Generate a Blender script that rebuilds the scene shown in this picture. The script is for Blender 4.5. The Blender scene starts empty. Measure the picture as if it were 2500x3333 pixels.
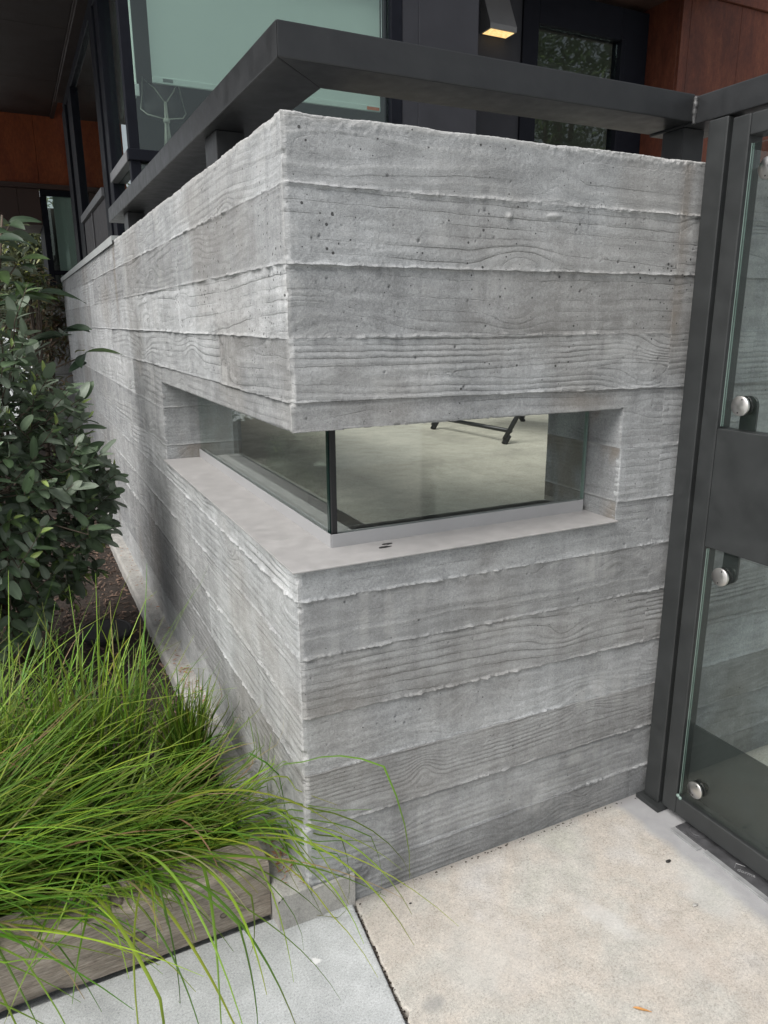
import bpy, bmesh, math, random
import numpy as np
from mathutils import Vector, Matrix, Euler

sc = bpy.context.scene
COL = sc.collection
rad = math.radians

# ------------------------------------------------------------------ camera
CAM = Vector((-0.4991, -1.4361, 1.4365))
yaw, pitch, roll = -0.4604, -0.2554, -0.0052
fw = Vector((-math.sin(yaw)*math.cos(pitch), math.cos(yaw)*math.cos(pitch), math.sin(pitch)))
rt = Vector((math.cos(yaw), math.sin(yaw), 0)); up = rt.cross(fw)
rt2 = rt*math.cos(roll) + up*math.sin(roll); up2 = up*math.cos(roll) - rt*math.sin(roll)
cam = bpy.data.cameras.new('camera'); co = bpy.data.objects.new('camera', cam); COL.objects.link(co)
M = Matrix((rt2, up2, -fw)).transposed().to_4x4(); M.translation = CAM
co.matrix_world = M
cam.sensor_fit = 'VERTICAL'; cam.sensor_height = 24; cam.lens = 24*2382.4/3333
cam.clip_start = 0.02; cam.clip_end = 3000
sc.camera = co

# ------------------------------------------------------------------ sky, sun, exposure
SUN_EL, SUN_AZ = rad(52), rad(-108)        # direction the light comes from: azimuth from +Y towards +X
W = bpy.data.worlds.new('World'); sc.world = W; W.use_nodes = True
nt = W.node_tree; nt.nodes.clear()
wo = nt.nodes.new('ShaderNodeOutputWorld'); bg = nt.nodes.new('ShaderNodeBackground')
sky = nt.nodes.new('ShaderNodeTexSky'); hs = nt.nodes.new('ShaderNodeHueSaturation')
sky.sky_type = 'NISHITA'; sky.sun_disc = False
sky.sun_elevation = SUN_EL; sky.sun_rotation = SUN_AZ
sky.air_density = 1.0; sky.dust_density = 4.0; sky.ozone_density = 1.0
hs.inputs['Saturation'].default_value = 0.30
nt.links.new(sky.outputs[0], hs.inputs['Color']); nt.links.new(hs.outputs[0], bg.inputs[0])
bg.inputs[1].default_value = 0.09
nt.links.new(bg.outputs[0], wo.inputs[0])
sl = bpy.data.lights.new('sun', 'SUN'); sl.energy = 1.5; sl.angle = rad(44); sl.color = (1, 0.97, 0.93)
so = bpy.data.objects.new('sun', sl); COL.objects.link(so)
sd = Vector((math.sin(SUN_AZ)*math.cos(SUN_EL), math.cos(SUN_AZ)*math.cos(SUN_EL), math.sin(SUN_EL)))
so.rotation_euler = sd.to_track_quat('Z', 'Y').to_euler()
sc.view_settings.view_transform = 'Standard'; sc.view_settings.look = 'None'
sc.view_settings.exposure = 0.84; sc.view_settings.gamma = 1; sc.view_settings.use_curve_mapping = False
sc.cycles.max_bounces = 8; sc.cycles.transparent_max_bounces = 24; sc.cycles.caustics_reflective = False
sc.cycles.caustics_refractive = False

# ------------------------------------------------------------------ small helpers
def tag(o, label=None, cat=None, group=None, kind=None):
    if label: o['label'] = label
    if cat: o['category'] = cat
    if group: o['group'] = group
    if kind: o['kind'] = kind
    return o

def empty(name, loc=(0, 0, 0), label=None, cat=None, group=None):
    o = bpy.data.objects.new(name, None); COL.objects.link(o); o.location = loc
    o.empty_display_size = 0.05
    return tag(o, label, cat, group)

def link(name, me, mat, parent=None):
    o = bpy.data.objects.new(name, me); COL.objects.link(o)
    if mat and not me.materials: me.materials.append(mat)
    if parent is not None:
        o.parent = parent
        # geometry is written in world coordinates; undo the parents' translation
        loc = Vector((0, 0, 0)); p = parent
        while p: loc -= p.location; p = p.parent
        o.location = loc
    return o

def obj(name, bm, mat, parent=None, smooth=False):
    me = bpy.data.meshes.new(name); bm.normal_update(); bm.to_mesh(me); bm.free()
    if smooth:
        me.polygons.foreach_set('use_smooth', [True]*len(me.polygons))
    return link(name, me, mat, parent)

def box(bm, x0, x1, y0, y1, z0, z1, bev=0.0, seg=1):
    r = bmesh.ops.create_cube(bm, size=1.0)
    vs = r['verts']
    for v in vs:
        v.co = Vector((x0 + (v.co.x+.5)*(x1-x0), y0 + (v.co.y+.5)*(y1-y0), z0 + (v.co.z+.5)*(z1-z0)))
    if bev > 0:
        es = list({e for v in vs for e in v.link_edges})
        bmesh.ops.bevel(bm, geom=es, offset=bev, segments=seg, profile=0.6, affect='EDGES')

def B(name, mat, parent, *dims, bev=0.002, seg=2):
    bm = bmesh.new(); box(bm, *dims, bev=bev, seg=seg)
    return obj(name, bm, mat, parent)

def frame_basis(d):
    d = d.normalized(); a = Vector((0, 0, 1)) if abs(d.z) < .9 else Vector((1, 0, 0))
    s = d.cross(a).normalized(); return s, s.cross(d).normalized()

def tube(bm, pts, r, n=8, cap=True):
    pts = [Vector(p) for p in pts]; rings = []
    rs = r if isinstance(r, (list, tuple)) else [r]*len(pts)
    for i, p in enumerate(pts):
        d = (pts[min(i+1, len(pts)-1)] - pts[max(i-1, 0)])
        s, t = frame_basis(d)
        rings.append([bm.verts.new(p + (s*math.cos(2*math.pi*k/n) + t*math.sin(2*math.pi*k/n))*rs[i]) for k in range(n)])
    for a, b in zip(rings, rings[1:]):
        for k in range(n): bm.faces.new((a[k], a[(k+1) % n], b[(k+1) % n], b[k]))
    if cap:
        bm.faces.new(rings[0][::-1]); bm.faces.new(rings[-1])

def disc(bm, c, axis, prof, n=28):
    """lathe: prof = [(radius, offset along axis)]"""
    c = Vector(c); axis = Vector(axis).normalized(); s, t = frame_basis(axis); rings = []
    for r, h in prof:
        rings.append([bm.verts.new(c + axis*h + (s*math.cos(2*math.pi*k/n)+t*math.sin(2*math.pi*k/n))*max(r, 1e-4)) for k in range(n)])
    for a, b in zip(rings, rings[1:]):
        for k in range(n): bm.faces.new((a[k], a[(k+1) % n], b[(k+1) % n], b[k]))
    bm.faces.new(rings[0][::-1]); bm.faces.new(rings[-1])

# ------------------------------------------------------------------ numpy noise
def _h(ix, iy, seed):
    ix = ix.astype(np.int64); iy = iy.astype(np.int64)
    h = (ix*374761393 + iy*668265263 + seed*974634777) & 0xffffffff
    h = ((h ^ (h >> 13))*1274126177) & 0xffffffff
    h = h ^ (h >> 16)
    return (h & 0xffff)/65535.0

def vn(x, y, seed=0):
    x, y = np.broadcast_arrays(np.asarray(x, float), np.asarray(y, float))
    ix = np.floor(x); iy = np.floor(y); fx = x-ix; fy = y-iy
    fx = fx*fx*(3-2*fx); fy = fy*fy*(3-2*fy)
    a = _h(ix, iy, seed); b = _h(ix+1, iy, seed); c = _h(ix, iy+1, seed); d = _h(ix+1, iy+1, seed)
    return (a*(1-fx)+b*fx)*(1-fy) + (c*(1-fx)+d*fx)*fy

def fbm(x, y, seed=0, o=4):
    s = 0; a = .5; t = 0
    for i in range(o):
        s = s + a*vn(x*2**i, y*2**i, seed+i*17); t += a; a *= .55
    return s/t

def sst(a, b, x):
    t = np.clip((x-a)/(b-a), 0, 1); return t*t*(3-2*t)

# ------------------------------------------------------------------ materials
def mat(name):
    m = bpy.data.materials.new(name); m.use_nodes = True
    n = m.node_tree; n.nodes.clear()
    o = n.nodes.new('ShaderNodeOutputMaterial'); p = n.nodes.new('ShaderNodeBsdfPrincipled')
    n.links.new(p.outputs[0], o.inputs[0])
    return m, n, p, o

def nd(n, t, **kw):
    x = n.nodes.new(t)
    for k, v in kw.items():
        if k in x.inputs: x.inputs[k].default_value = v
        else: setattr(x, k, v)
    return x

def noise(n, vec, scale, detail=4, rough=.6):
    x = nd(n, 'ShaderNodeTexNoise'); x.inputs['Scale'].default_value = scale
    x.inputs['Detail'].default_value = detail; x.inputs['Roughness'].default_value = rough
    n.links.new(vec, x.inputs['Vector']); return x.outputs[0]

def ramp(n, fac, stops):
    r = nd(n, 'ShaderNodeValToRGB'); e = r.color_ramp.elements
    while len(e) < len(stops): e.new(.5)
    for i, (p, c) in enumerate(stops):
        e[i].position = p; e[i].color = (*c, 1) if not np.isscalar(c) else (c, c, c, 1)
    n.links.new(fac, r.inputs[0]); return r.outputs[0]

def mix(n, fac, a, b, mode='MIX'):
    x = nd(n, 'ShaderNodeMix', data_type='RGBA', blend_type=mode)
    for s, v in ((0, fac), (6, a), (7, b)):
        if hasattr(v, 'links') or hasattr(v, 'is_linked'): n.links.new(v, x.inputs[s])
        else: x.inputs[s].default_value = v if np.isscalar(v) else (*v, 1)
    return x.outputs[2]

def math_(n, op, a, b=None, clamp=False):
    x = nd(n, 'ShaderNodeMath', operation=op, use_clamp=clamp)
    for i, v in enumerate((a, b)):
        if v is None: continue
        if np.isscalar(v): x.inputs[i].default_value = v
        else: n.links.new(v, x.inputs[i])
    return x.outputs[0]

def bump(n, p, h, strength, dist):
    b = nd(n, 'ShaderNodeBump'); b.inputs['Strength'].default_value = strength; b.inputs['Distance'].default_value = dist
    n.links.new(h, b.inputs['Height']); n.links.new(b.outputs[0], p.inputs['Normal']); return b

def geo(n): return nd(n, 'ShaderNodeNewGeometry').outputs['Position']

def scaled(n, vec, s):
    x = nd(n, 'ShaderNodeMapping'); x.inputs['Scale'].default_value = s
    n.links.new(vec, x.inputs[0]); return x.outputs[0]

def concrete(name, base, attr=True):
    m, n, p, o = mat(name); P = geo(n)
    m1 = noise(n, P, 9, 5); m2 = noise(n, P, 130, 3, .7); m3 = noise(n, P, 400, 3, .75)
    c = ramp(n, m1, [(.3, tuple(v*.84 for v in base)), (.7, tuple(v*1.12 for v in base))])
    c = mix(n, .7, c, ramp(n, m2, [(.28, .76), (.7, 1.18)]), 'MULTIPLY')
    c = mix(n, 1, c, ramp(n, m3, [(.28, .70), (.5, 1.0), (.72, 1.20)]), 'MULTIPLY')
    st = noise(n, scaled(n, P, (26, 26, 1.6)), 1, 4)
    c = mix(n, .5, c, ramp(n, st, [(.33, .80), (.5, 1.0), (.72, 1.14)]), 'MULTIPLY')
    if attr:
        a = nd(n, 'ShaderNodeAttribute', attribute_name='tone')
        s = nd(n, 'ShaderNodeSeparateColor'); n.links.new(a.outputs['Color'], s.inputs[0])
        t = nd(n, 'ShaderNodeCombineColor')
        t2 = math_(n, 'MULTIPLY', s.outputs[0], 2)
        for i in range(3): n.links.new(t2, t.inputs[i])
        c = mix(n, 1, c, t.outputs[0], 'MULTIPLY')
        c = mix(n, s.outputs[1], c, (.20, .16, .115))
        c = mix(n, s.outputs[2], c, (.56, .56, .545))
        ga = nd(n, 'ShaderNodeAttribute', attribute_name='gstr')
        t = a.outputs['Alpha']; fr_ = math_(n, 'FRACT', t); flo = math_(n, 'FLOOR', t)
        wn = nd(n, 'ShaderNodeTexWhiteNoise', noise_dimensions='1D'); n.links.new(flo, wn.inputs['W'])
        crease = math_(n, 'MULTIPLY', ramp(n, fr_, [(0, .0), (.07, .75), (.30, 1), (.62, .80), (.86, .55), (.965, .42), (1, 0)]), 1.0)
        fuzz = math_(n, 'MULTIPLY', ramp(n, fr_, [(.0, 1), (.38, 0), (.8, .25), (1, 1)]), math_(n, 'SUBTRACT', noise(n, scaled(n, P, (230, 230, 330)), 1, 2, .8), .5))
        gv = ramp(n, noise(n, scaled(n, P, (4, 4, 9)), 1, 3), [(.40, .10), (.60, 1)])
        ringh = math_(n, 'MULTIPLY', math_(n, 'MULTIPLY', math_(n, 'ADD', crease, math_(n, 'MULTIPLY', fuzz, 1.5)), math_(n, 'ADD', math_(n, 'MULTIPLY', wn.outputs['Value'], .9), .25)), gv)
        ringh = math_(n, 'MULTIPLY', ringh, ga.outputs['Fac'])
        # little blow holes; black colour stands for dirt and shade inside them
        vp = nd(n, 'ShaderNodeTexVoronoi'); vp.inputs['Scale'].default_value = 78; n.links.new(P, vp.inputs['Vector'])
        sc2 = nd(n, 'ShaderNodeSeparateColor'); n.links.new(vp.outputs['Color'], sc2.inputs[0])
        rr_ = math_(n, 'MULTIPLY', math_(n, 'POWER', sc2.outputs[0], 3.4), .30)
        sz = nd(n, 'ShaderNodeSeparateXYZ'); n.links.new(P, sz.inputs[0])
        mz = nd(n, 'ShaderNodeMapRange'); mz.inputs[1].default_value = 1.15; mz.inputs[2].default_value = 1.35; mz.inputs[3].default_value = .62; mz.inputs[4].default_value = 1.05; n.links.new(sz.outputs[2], mz.inputs[0])
        dens = math_(n, 'MULTIPLY', mz.outputs[0], ramp(n, noise(n, P, 5.5, 3), [(.42, .25), (.62, 1)]))
        hole = math_(n, 'LESS_THAN', vp.outputs['Distance'], math_(n, 'MULTIPLY', rr_, dens))
        c = mix(n, math_(n, 'MULTIPLY', hole, .85), c, (.035, .035, .034))
    n.links.new(c, p.inputs['Base Color']); p.inputs['Roughness'].default_value = .88
    p.inputs['Specular IOR Level'].default_value = .28
    v = nd(n, 'ShaderNodeTexVoronoi'); v.inputs['Scale'].default_value = 210; n.links.new(P, v.inputs['Vector'])
    pit = ramp(n, v.outputs['Distance'], [(.0, 0), (.17, 1)])
    h = math_(n, 'ADD', math_(n, 'MULTIPLY', m2, .5 if attr else 1.0), math_(n, 'MULTIPLY', m3, .6))
    h = math_(n, 'ADD', h, math_(n, 'MULTIPLY', pit, .25))
    if attr:
        h = math_(n, 'ADD', h, math_(n, 'MULTIPLY', ringh, 1.4))
        h = math_(n, 'SUBTRACT', h, math_(n, 'MULTIPLY', hole, 1.2))
    bump(n, p, h, 1.0 if attr else .7, .0034)
    return m

M_CONC = concrete('board_formed_concrete', (.395, .407, .413))
M_CORE = concrete('cast_concrete', (.33, .335, .33), attr=False)
M_FOOT = concrete('rough_footing_concrete', (.43, .42, .395), attr=False)

def paint(name, base, rough=.42, var=.12, sc_=14, bumpd=.0004, metal=0, spec=.5):
    m, n, p, o = mat(name); P = geo(n)
    a = noise(n, P, sc_, 5); b = noise(n, P, 240, 2)
    c = ramp(n, a, [(.3, tuple(v*(1-var) for v in base)), (.72, tuple(v*(1+var) for v in base))])
    sp = ramp(n, noise(n, P, 95, 3), [(.70, 0), (.76, 1)])
    c = mix(n, math_(n, 'MULTIPLY', sp, .22), c, tuple(min(1, v*1.8+.05) for v in base))
    n.links.new(c, p.inputs['Base Color'])
    r = ramp(n, a, [(.25, rough-.07), (.75, rough+.12)]); n.links.new(r, p.inputs['Roughness'])
    p.inputs['Metallic'].default_value = metal; p.inputs['Specular IOR Level'].default_value = spec
    bump(n, p, b, .22, bumpd)
    return m

M_STEEL = paint('charcoal_painted_steel', (.030, .0325, .033), .44, .18)
M_RAIL = paint('worn_charcoal_rail_paint', (.022, .0232, .0245), .38, .18, 22, .0006, metal=.0, spec=.5)
M_FRAME = paint('dark_anodised_frame', (.010, .011, .016), .5, .15, spec=.10)
M_TRANS = paint('bronze_grey_transom', (.16, .16, .165), .36, .12)
M_PLASTER = paint('dark_grey_plaster', (.040, .041, .048), .8, .12, 6, .0015, spec=.2)
M_PANEL = paint('dark_grey_spandrel_panel', (.055, .048, .050), .55, .1)
M_SILL = paint('galvanised_sill_sheet', (.375, .366, .36), .45, .12, 26, .0003)
M_CHAN = paint('aluminium_channel', (.37, .372, .378), .38, .06, 9, .0002)
M_COPE = paint('zinc_parapet_cap', (.36, .38, .375), .5, .12, 6)
M_BLACK = paint('black_rubber', (.012, .012, .013), .6, .1)
M_CHAIRM = paint('black_chair_tube', (.014, .015, .016), .35, .1)
M_COVER = paint('scuffed_grey_cover_plate', (.085, .085, .09), .5, .35, 30, .0004, metal=.3)
M_COVER2 = paint('pale_aluminium_edge_strip', (.33, .335, .34), .42, .2, 30, .0003, metal=.3)
M_SOFFIT = paint('dark_brown_soffit', (.022, .012, .010), .62, .22, 2.5)
M_BROWN = paint('dark_brown_panel', (.052, .028, .022), .6, .2, 3)
M_WHITE = paint('white_plastic', (.72, .73, .72), .4, .03)
M_DARKW = paint('room_wall_paint', (.10, .09, .08), .8, .1)
M_ROOMF = paint('room_timber_floor', (.09, .055, .03), .5, .2)
M_LAMPB = paint('grey_lamp_housing', (.20, .20, .205), .4, .06)
M_ROPE = paint('cotton_macrame_cord', (.50, .48, .42), .9, .1, 60)
M_POT = paint('dark_stoneware_pot', (.045, .034, .034), .5, .2)
M_PRINT = paint('grey_print', (.10, .10, .10), .6, .02)
M_ORANGE = paint('orange_sticker', (.62, .16, .07), .5, .05)
M_BLOT = paint('black_bird_dropping', (.02, .018, .017), .5, .2)
M_WELD = paint('rough_weld_bead', (.075, .075, .076), .45, .5, 90, .004, metal=.2)

def stainless():
    m, n, p, o = mat('brushed_stainless')
    p.inputs['Base Color'].default_value = (.60, .585, .56, 1); p.inputs['Metallic'].default_value = 1
    p.inputs['Roughness'].default_value = .28
    p.inputs['Anisotropic'].default_value = .7
    t = nd(n, 'ShaderNodeTangent', direction_type='RADIAL', axis='X'); n.links.new(t.outputs[0], p.inputs['Tangent'])
    return m
M_SS = stainless()

def corten(name, a, b, c3):
    m, n, p, o = mat(name); P = geo(n)
    st = noise(n, scaled(n, P, (5, 5, 1.7)), 1, 6, .7); f = noise(n, scaled(n, P, (55, 55, 22)), 1, 5, .75); g = noise(n, P, 160, 2)
    c = ramp(n, st, [(.30, a), (.5, b), (.72, c3)])
    c = mix(n, .8, c, ramp(n, f, [(.3, .62), (.7, 1.25)]), 'MULTIPLY')
    c = mix(n, .5, c, ramp(n, g, [(.3, .8), (.7, 1.2)]), 'MULTIPLY')
    n.links.new(c, p.inputs['Base Color']); p.inputs['Roughness'].default_value = .62
    p.inputs['Specular IOR Level'].default_value = .35
    bump(n, p, g, .3, .0006)
    return m
M_COR = corten('weathered_corten', (.050, .016, .011), (.092, .026, .014), (.15, .050, .026))
M_CORO = corten('orange_corten', (.15, .030, .010), (.22, .050, .014), (.29, .078, .024))

def glass(name, tint, refl=1.0, rough=0.0):
    m = bpy.data.materials.new(name); m.use_nodes = True; n = m.node_tree; n.nodes.clear()
    o = nd(n, 'ShaderNodeOutputMaterial'); ms = nd(n, 'ShaderNodeMixShader')
    t = nd(n, 'ShaderNodeBsdfTransparent'); t.inputs[0].default_value = (*tint, 1)
    g = nd(n, 'ShaderNodeBsdfGlossy'); g.inputs['Roughness'].default_value = rough
    g.inputs[0].default_value = (.92, .97, .95, 1)
    gi = nd(n, 'ShaderNodeNewGeometry'); dt = nd(n, 'ShaderNodeVectorMath', operation='DOT_PRODUCT')
    n.links.new(gi.outputs['Incoming'], dt.inputs[0]); n.links.new(gi.outputs['Normal'], dt.inputs[1])
    c1 = math_(n, 'SUBTRACT', 1.0, math_(n, 'ABSOLUTE', dt.outputs['Value']))
    f = math_(n, 'ADD', math_(n, 'MULTIPLY', math_(n, 'POWER', c1, 5.0), .955), .035)
    fac = math_(n, 'MULTIPLY', f, refl, True)
    n.links.new(fac, ms.inputs[0]); n.links.new(t.outputs[0], ms.inputs[1]); n.links.new(g.outputs[0], ms.inputs[2])
    n.links.new(ms.outputs[0], o.inputs[0])
    return m
M_GL = glass('clear_green_glass', (.94, .965, .953))
M_GLD = glass('gate_glass', (.90, .935, .92))
M_GLB = glass('tinted_building_glass', (.84, .905, .88), 1.6)
M_GLE = paint('polished_glass_edge', (.20, .27, .245), .18, .1)
M_GLE2 = paint('dark_glass_edge', (.012, .03, .026), .15, .1)

def shade_mat():
    m, n, p, o = mat('pale_roller_shade'); P = geo(n)
    w = noise(n, P, 420, 2); b = noise(n, P, 3, 3)
    c = ramp(n, w, [(.3, (.60, .655, .615)), (.7, (.67, .715, .68))])
    n.links.new(c, p.inputs['Base Color']); p.inputs['Roughness'].default_value = .85
    bump(n, p, w, .2, .0004)
    return m
M_SHADE = shade_mat()

def pavement(name, base, warm=False):
    m, n, p, o = mat(name); P = geo(n)
    big = noise(n, P, 3.2, 5, .6); mid = noise(n, P, 16, 4); f1 = noise(n, P, 210, 4, .85); f2 = noise(n, P, 520, 1)
    if warm:
        c = ramp(n, big, [(.30, (base[0]*.92, base[1]*.95, base[2]*.90)), (.46, base), (.56, (base[0]*1.02, base[1]*.97, base[2]*.94)), (.72, (base[0]*1.10, base[1]*1.10, base[2]*1.14))])
    else:
        c = ramp(n, big, [(.32, tuple(v*.80 for v in base)), (.68, tuple(v*1.12 for v in base))])
    c = mix(n, .8, c, ramp(n, mid, [(.3, .84), (.7, 1.12)]), 'MULTIPLY')
    c = mix(n, 1, c, ramp(n, f1, [(.32, .50), (.44, .90), (.56, 1.05), (.70, 1.30)]), 'MULTIPLY')
    c = mix(n, .7, c, ramp(n, f2, [(.28, .74), (.7, 1.15)]), 'MULTIPLY')
    sx = nd(n, 'ShaderNodeSeparateXYZ'); n.links.new(P, sx.inputs[0])
    if warm:
        # trowelled grey band beside the gate threshold
        w = math_(n, 'ADD', sx.outputs[0], math_(n, 'MULTIPLY', mid, .05))
        band = ramp(n, w, [(.0, 0), (.5, 0), (1, 0)])
        mr = nd(n, 'ShaderNodeMapRange'); mr.inputs[1].default_value = 1.005; mr.inputs[2].default_value = 1.035
        n.links.new(w, mr.inputs[0])
        mr9 = nd(n, 'ShaderNodeMapRange'); mr9.inputs[1].default_value = 1.17; mr9.inputs[2].default_value = 1.20; mr9.inputs[3].default_value = 1; mr9.inputs[4].default_value = 0
        n.links.new(w, mr9.inputs[0])
        c = mix(n, math_(n, 'MULTIPLY', mr.outputs[0], mr9.outputs[0]), c, mix(n, mid, (.27, .27, .275), (.42, .42, .425)))
        # pale worn scuff and cement haze patches
        def spot(x, y, rx, ry, ang):
            mp = nd(n, 'ShaderNodeMapping', vector_type='TEXTURE'); mp.inputs['Location'].default_value = (x, y, 0)
            mp.inputs['Rotation'].default_value = (0, 0, ang); mp.inputs['Scale'].default_value = (rx, ry, 1)
            n.links.new(P, mp.inputs[0])
            ln = nd(n, 'ShaderNodeVectorMath', operation='LENGTH'); n.links.new(mp.outputs[0], ln.inputs[0])
            d = math_(n, 'ADD', ln.outputs['Value'], math_(n, 'MULTIPLY', math_(n, 'SUBTRACT', noise(n, P, 28, 5, .7), .5), 1.6))
            return ramp(n, d, [(.35, 1), (1.0, 0)])
        c = mix(n, math_(n, 'MULTIPLY', spot(.655, -.335, .040, .11, .35), .42), c, (.62, .615, .60))
        c = mix(n, math_(n, 'MULTIPLY', spot(.75, -.50, .10, .12, 0), .22), c, (.50, .42, .37))
        c = mix(n, math_(n, 'MULTIPLY', spot(.95, -.38, .08, .16, 0), .35), c, (.56, .56, .55))
        c = mix(n, math_(n, 'MULTIPLY', spot(.33, -.30, .14, .14, 0), .3), c, (.58, .56, .53))
        c = mix(n, math_(n, 'MULTIPLY', spot(.155, -.35, .03, .03, 0), .6), c, (.26, .26, .25))
        # dirt line against the wall
        mr2 = nd(n, 'ShaderNodeMapRange'); mr2.inputs[1].default_value = -.035; mr2.inputs[2].default_value = .0
        n.links.new(math_(n, 'ADD', sx.outputs[1], math_(n, 'MULTIPLY', math_(n, 'SUBTRACT', mid, .5), .035)), mr2.inputs[0])
        c = mix(n, math_(n, 'MULTIPLY', mr2.outputs[0], .6), c, (.17, .16, .15))
    else:
        mp = nd(n, 'ShaderNodeMapping', vector_type='TEXTURE'); mp.inputs['Location'].default_value = (-.031, -.127, 0)
        mp.inputs['Scale'].default_value = (.014, .014, 1); n.links.new(P, mp.inputs[0])
        ln = nd(n, 'ShaderNodeVectorMath', operation='LENGTH'); n.links.new(mp.outputs[0], ln.inputs[0])
        d = math_(n, 'ADD', ln.outputs['Value'], math_(n, 'MULTIPLY', math_(n, 'SUBTRACT', noise(n, P, 120, 4), .5), 2.2))
        c = mix(n, ramp(n, d, [(.55, .75), (.9, 0)]), c, (.78, .78, .77))
    n.links.new(c, p.inputs['Base Color']); p.inputs['Roughness'].default_value = .85
    p.inputs['Specular IOR Level'].default_value = .3
    bump(n, p, math_(n, 'ADD', f1, math_(n, 'MULTIPLY', mid, .4)), .6, .0016)
    return m
M_GREY = pavement('grey_broom_concrete', (.48, .498, .50))
M_BEIGE = pavement('beige_sand_concrete', (.495, .478, .437), True)
M_TERR = pavement('terrace_concrete', (.49, .475, .40))

def soil_mat():
    m, n, p, o = mat('dark_soil'); P = geo(n)
    a = noise(n, P, 40, 5, .7)
    n.links.new(ramp(n, a, [(.3, (.018, .013, .010)), (.7, (.060, .044, .034))]), p.inputs['Base Color'])
    p.inputs['Roughness'].default_value = .95; bump(n, p, a, 1, .012); return m
M_SOIL = soil_mat()

def attr_mat(name, rough=.6, transl=.0, attr='col', spec=.4, back=None):
    m, n, p, o = mat(name)
    a = nd(n, 'ShaderNodeAttribute', attribute_name=attr)
    c = a.outputs['Color']
    if back:
        g = nd(n, 'ShaderNodeNewGeometry'); c = mix(n, g.outputs['Backfacing'], c, mix(n, .65, c, back))
    n.links.new(c, p.inputs['Base Color']); p.inputs['Roughness'].default_value = rough
    p.inputs['Specular IOR Level'].default_value = spec
    if transl:
        t = nd(n, 'ShaderNodeBsdfTranslucent'); n.links.new(c, t.inputs[0])
        ms = nd(n, 'ShaderNodeMixShader'); ms.inputs[0].default_value = transl
        n.links.new(p.outputs[0], ms.inputs[1]); n.links.new(t.outputs[0], ms.inputs[2]); n.links.new(ms.outputs[0], o.inputs[0])
    return m
M_GRASS = attr_mat('grass_blades', .42, .28)
M_LEAF = attr_mat('shrub_leaves', .46, .16, spec=.5, back=(.16, .20, .15))
M_CHIP = attr_mat('bark_chips', .9)

def bark():
    m, n, p, o = mat('grey_brown_bark'); P = geo(n); a = noise(n, scaled(n, P, (60, 60, 15)), 1, 4)
    n.links.new(ramp(n, a, [(.3, (.05, .038, .028)), (.7, (.13, .10, .075))]), p.inputs['Base Color'])
    p.inputs['Roughness'].default_value = .85; bump(n, p, a, .6, .003); return m
M_BARK = bark()

def timber_mat():
    m, n, p, o = mat('weathered_timber'); P = geo(n)
    s = scaled(n, P, (24, 210, 210)); a = noise(n, s, 1, 7, .75); b = noise(n, scaled(n, P, (1.6, 22, 22)), 1, 4); f = noise(n, scaled(n, P, (70, 520, 520)), 1, 3)
    c = ramp(n, a, [(.25, (.13, .105, .082)), (.47, (.31, .265, .215)), (.75, (.47, .42, .36))])
    c = mix(n, .7, c, ramp(n, b, [(.3, .72), (.7, 1.22)]), 'MULTIPLY')
    c = mix(n, .7, c, ramp(n, f, [(.3, .7), (.6, 1.15)]), 'MULTIPLY')
    ck = noise(n, scaled(n, P, (4, 75, 75)), 1, 2, .5)
    crack = ramp(n, ck, [(.485, 0), (.5, 1), (.515, 0)])
    c = mix(n, math_(n, 'MULTIPLY', crack, math_(n, 'MULTIPLY', b, .9)), c, (.05, .038, .03))
    blt = noise(n, P, 14, 4); c = mix(n, .8, c, ramp(n, blt, [(.32, .72), (.68, 1.18)]), 'MULTIPLY')
    # knots
    def knot(x, y, z, r):
        mp = nd(n, 'ShaderNodeMapping', vector_type='TEXTURE'); mp.inputs['Location'].default_value = (x, y, z)
        mp.inputs['Scale'].default_value = (r*1.3, r*3, r); n.links.new(P, mp.inputs[0])
        ln = nd(n, 'ShaderNodeVectorMath', operation='LENGTH'); n.links.new(mp.outputs[0], ln.inputs[0])
        d = math_(n, 'ADD', ln.outputs['Value'], math_(n, 'MULTIPLY', math_(n, 'SUBTRACT', a, .5), .7))
        return ramp(n, d, [(.45, .35), (.72, .8), (.82, .9), (1.15, 0)])
    for k in ((-.395, .05, .075, .016), (-.43, .10, .156, .013), (-.20, .05, .05, .008)):
        c = mix(n, knot(*k), c, (.05, .036, .026))
    n.links.new(c, p.inputs['Base Color']); p.inputs['Roughness'].default_value = .85
    bump(n, p, math_(n, 'ADD', a, math_(n, 'MULTIPLY', f, .6)), 1.0, .0035)
    return m
M_TIMBER = timber_mat()

# ------------------------------------------------------------------ ground
def sheet(name, pts, z, m, label=None):
    bm = bmesh.new(); bm.faces.new([bm.verts.new((x, y, z)) for x, y in pts])
    o = obj(name, bm, m); o['kind'] = 'structure'
    if label: o['label'] = label
    return o
sheet('ground', [(-900, -900), (900, -900), (900, 900), (-900, 900)], -.035, M_GREY, 'wide concrete ground around the building')

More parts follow.
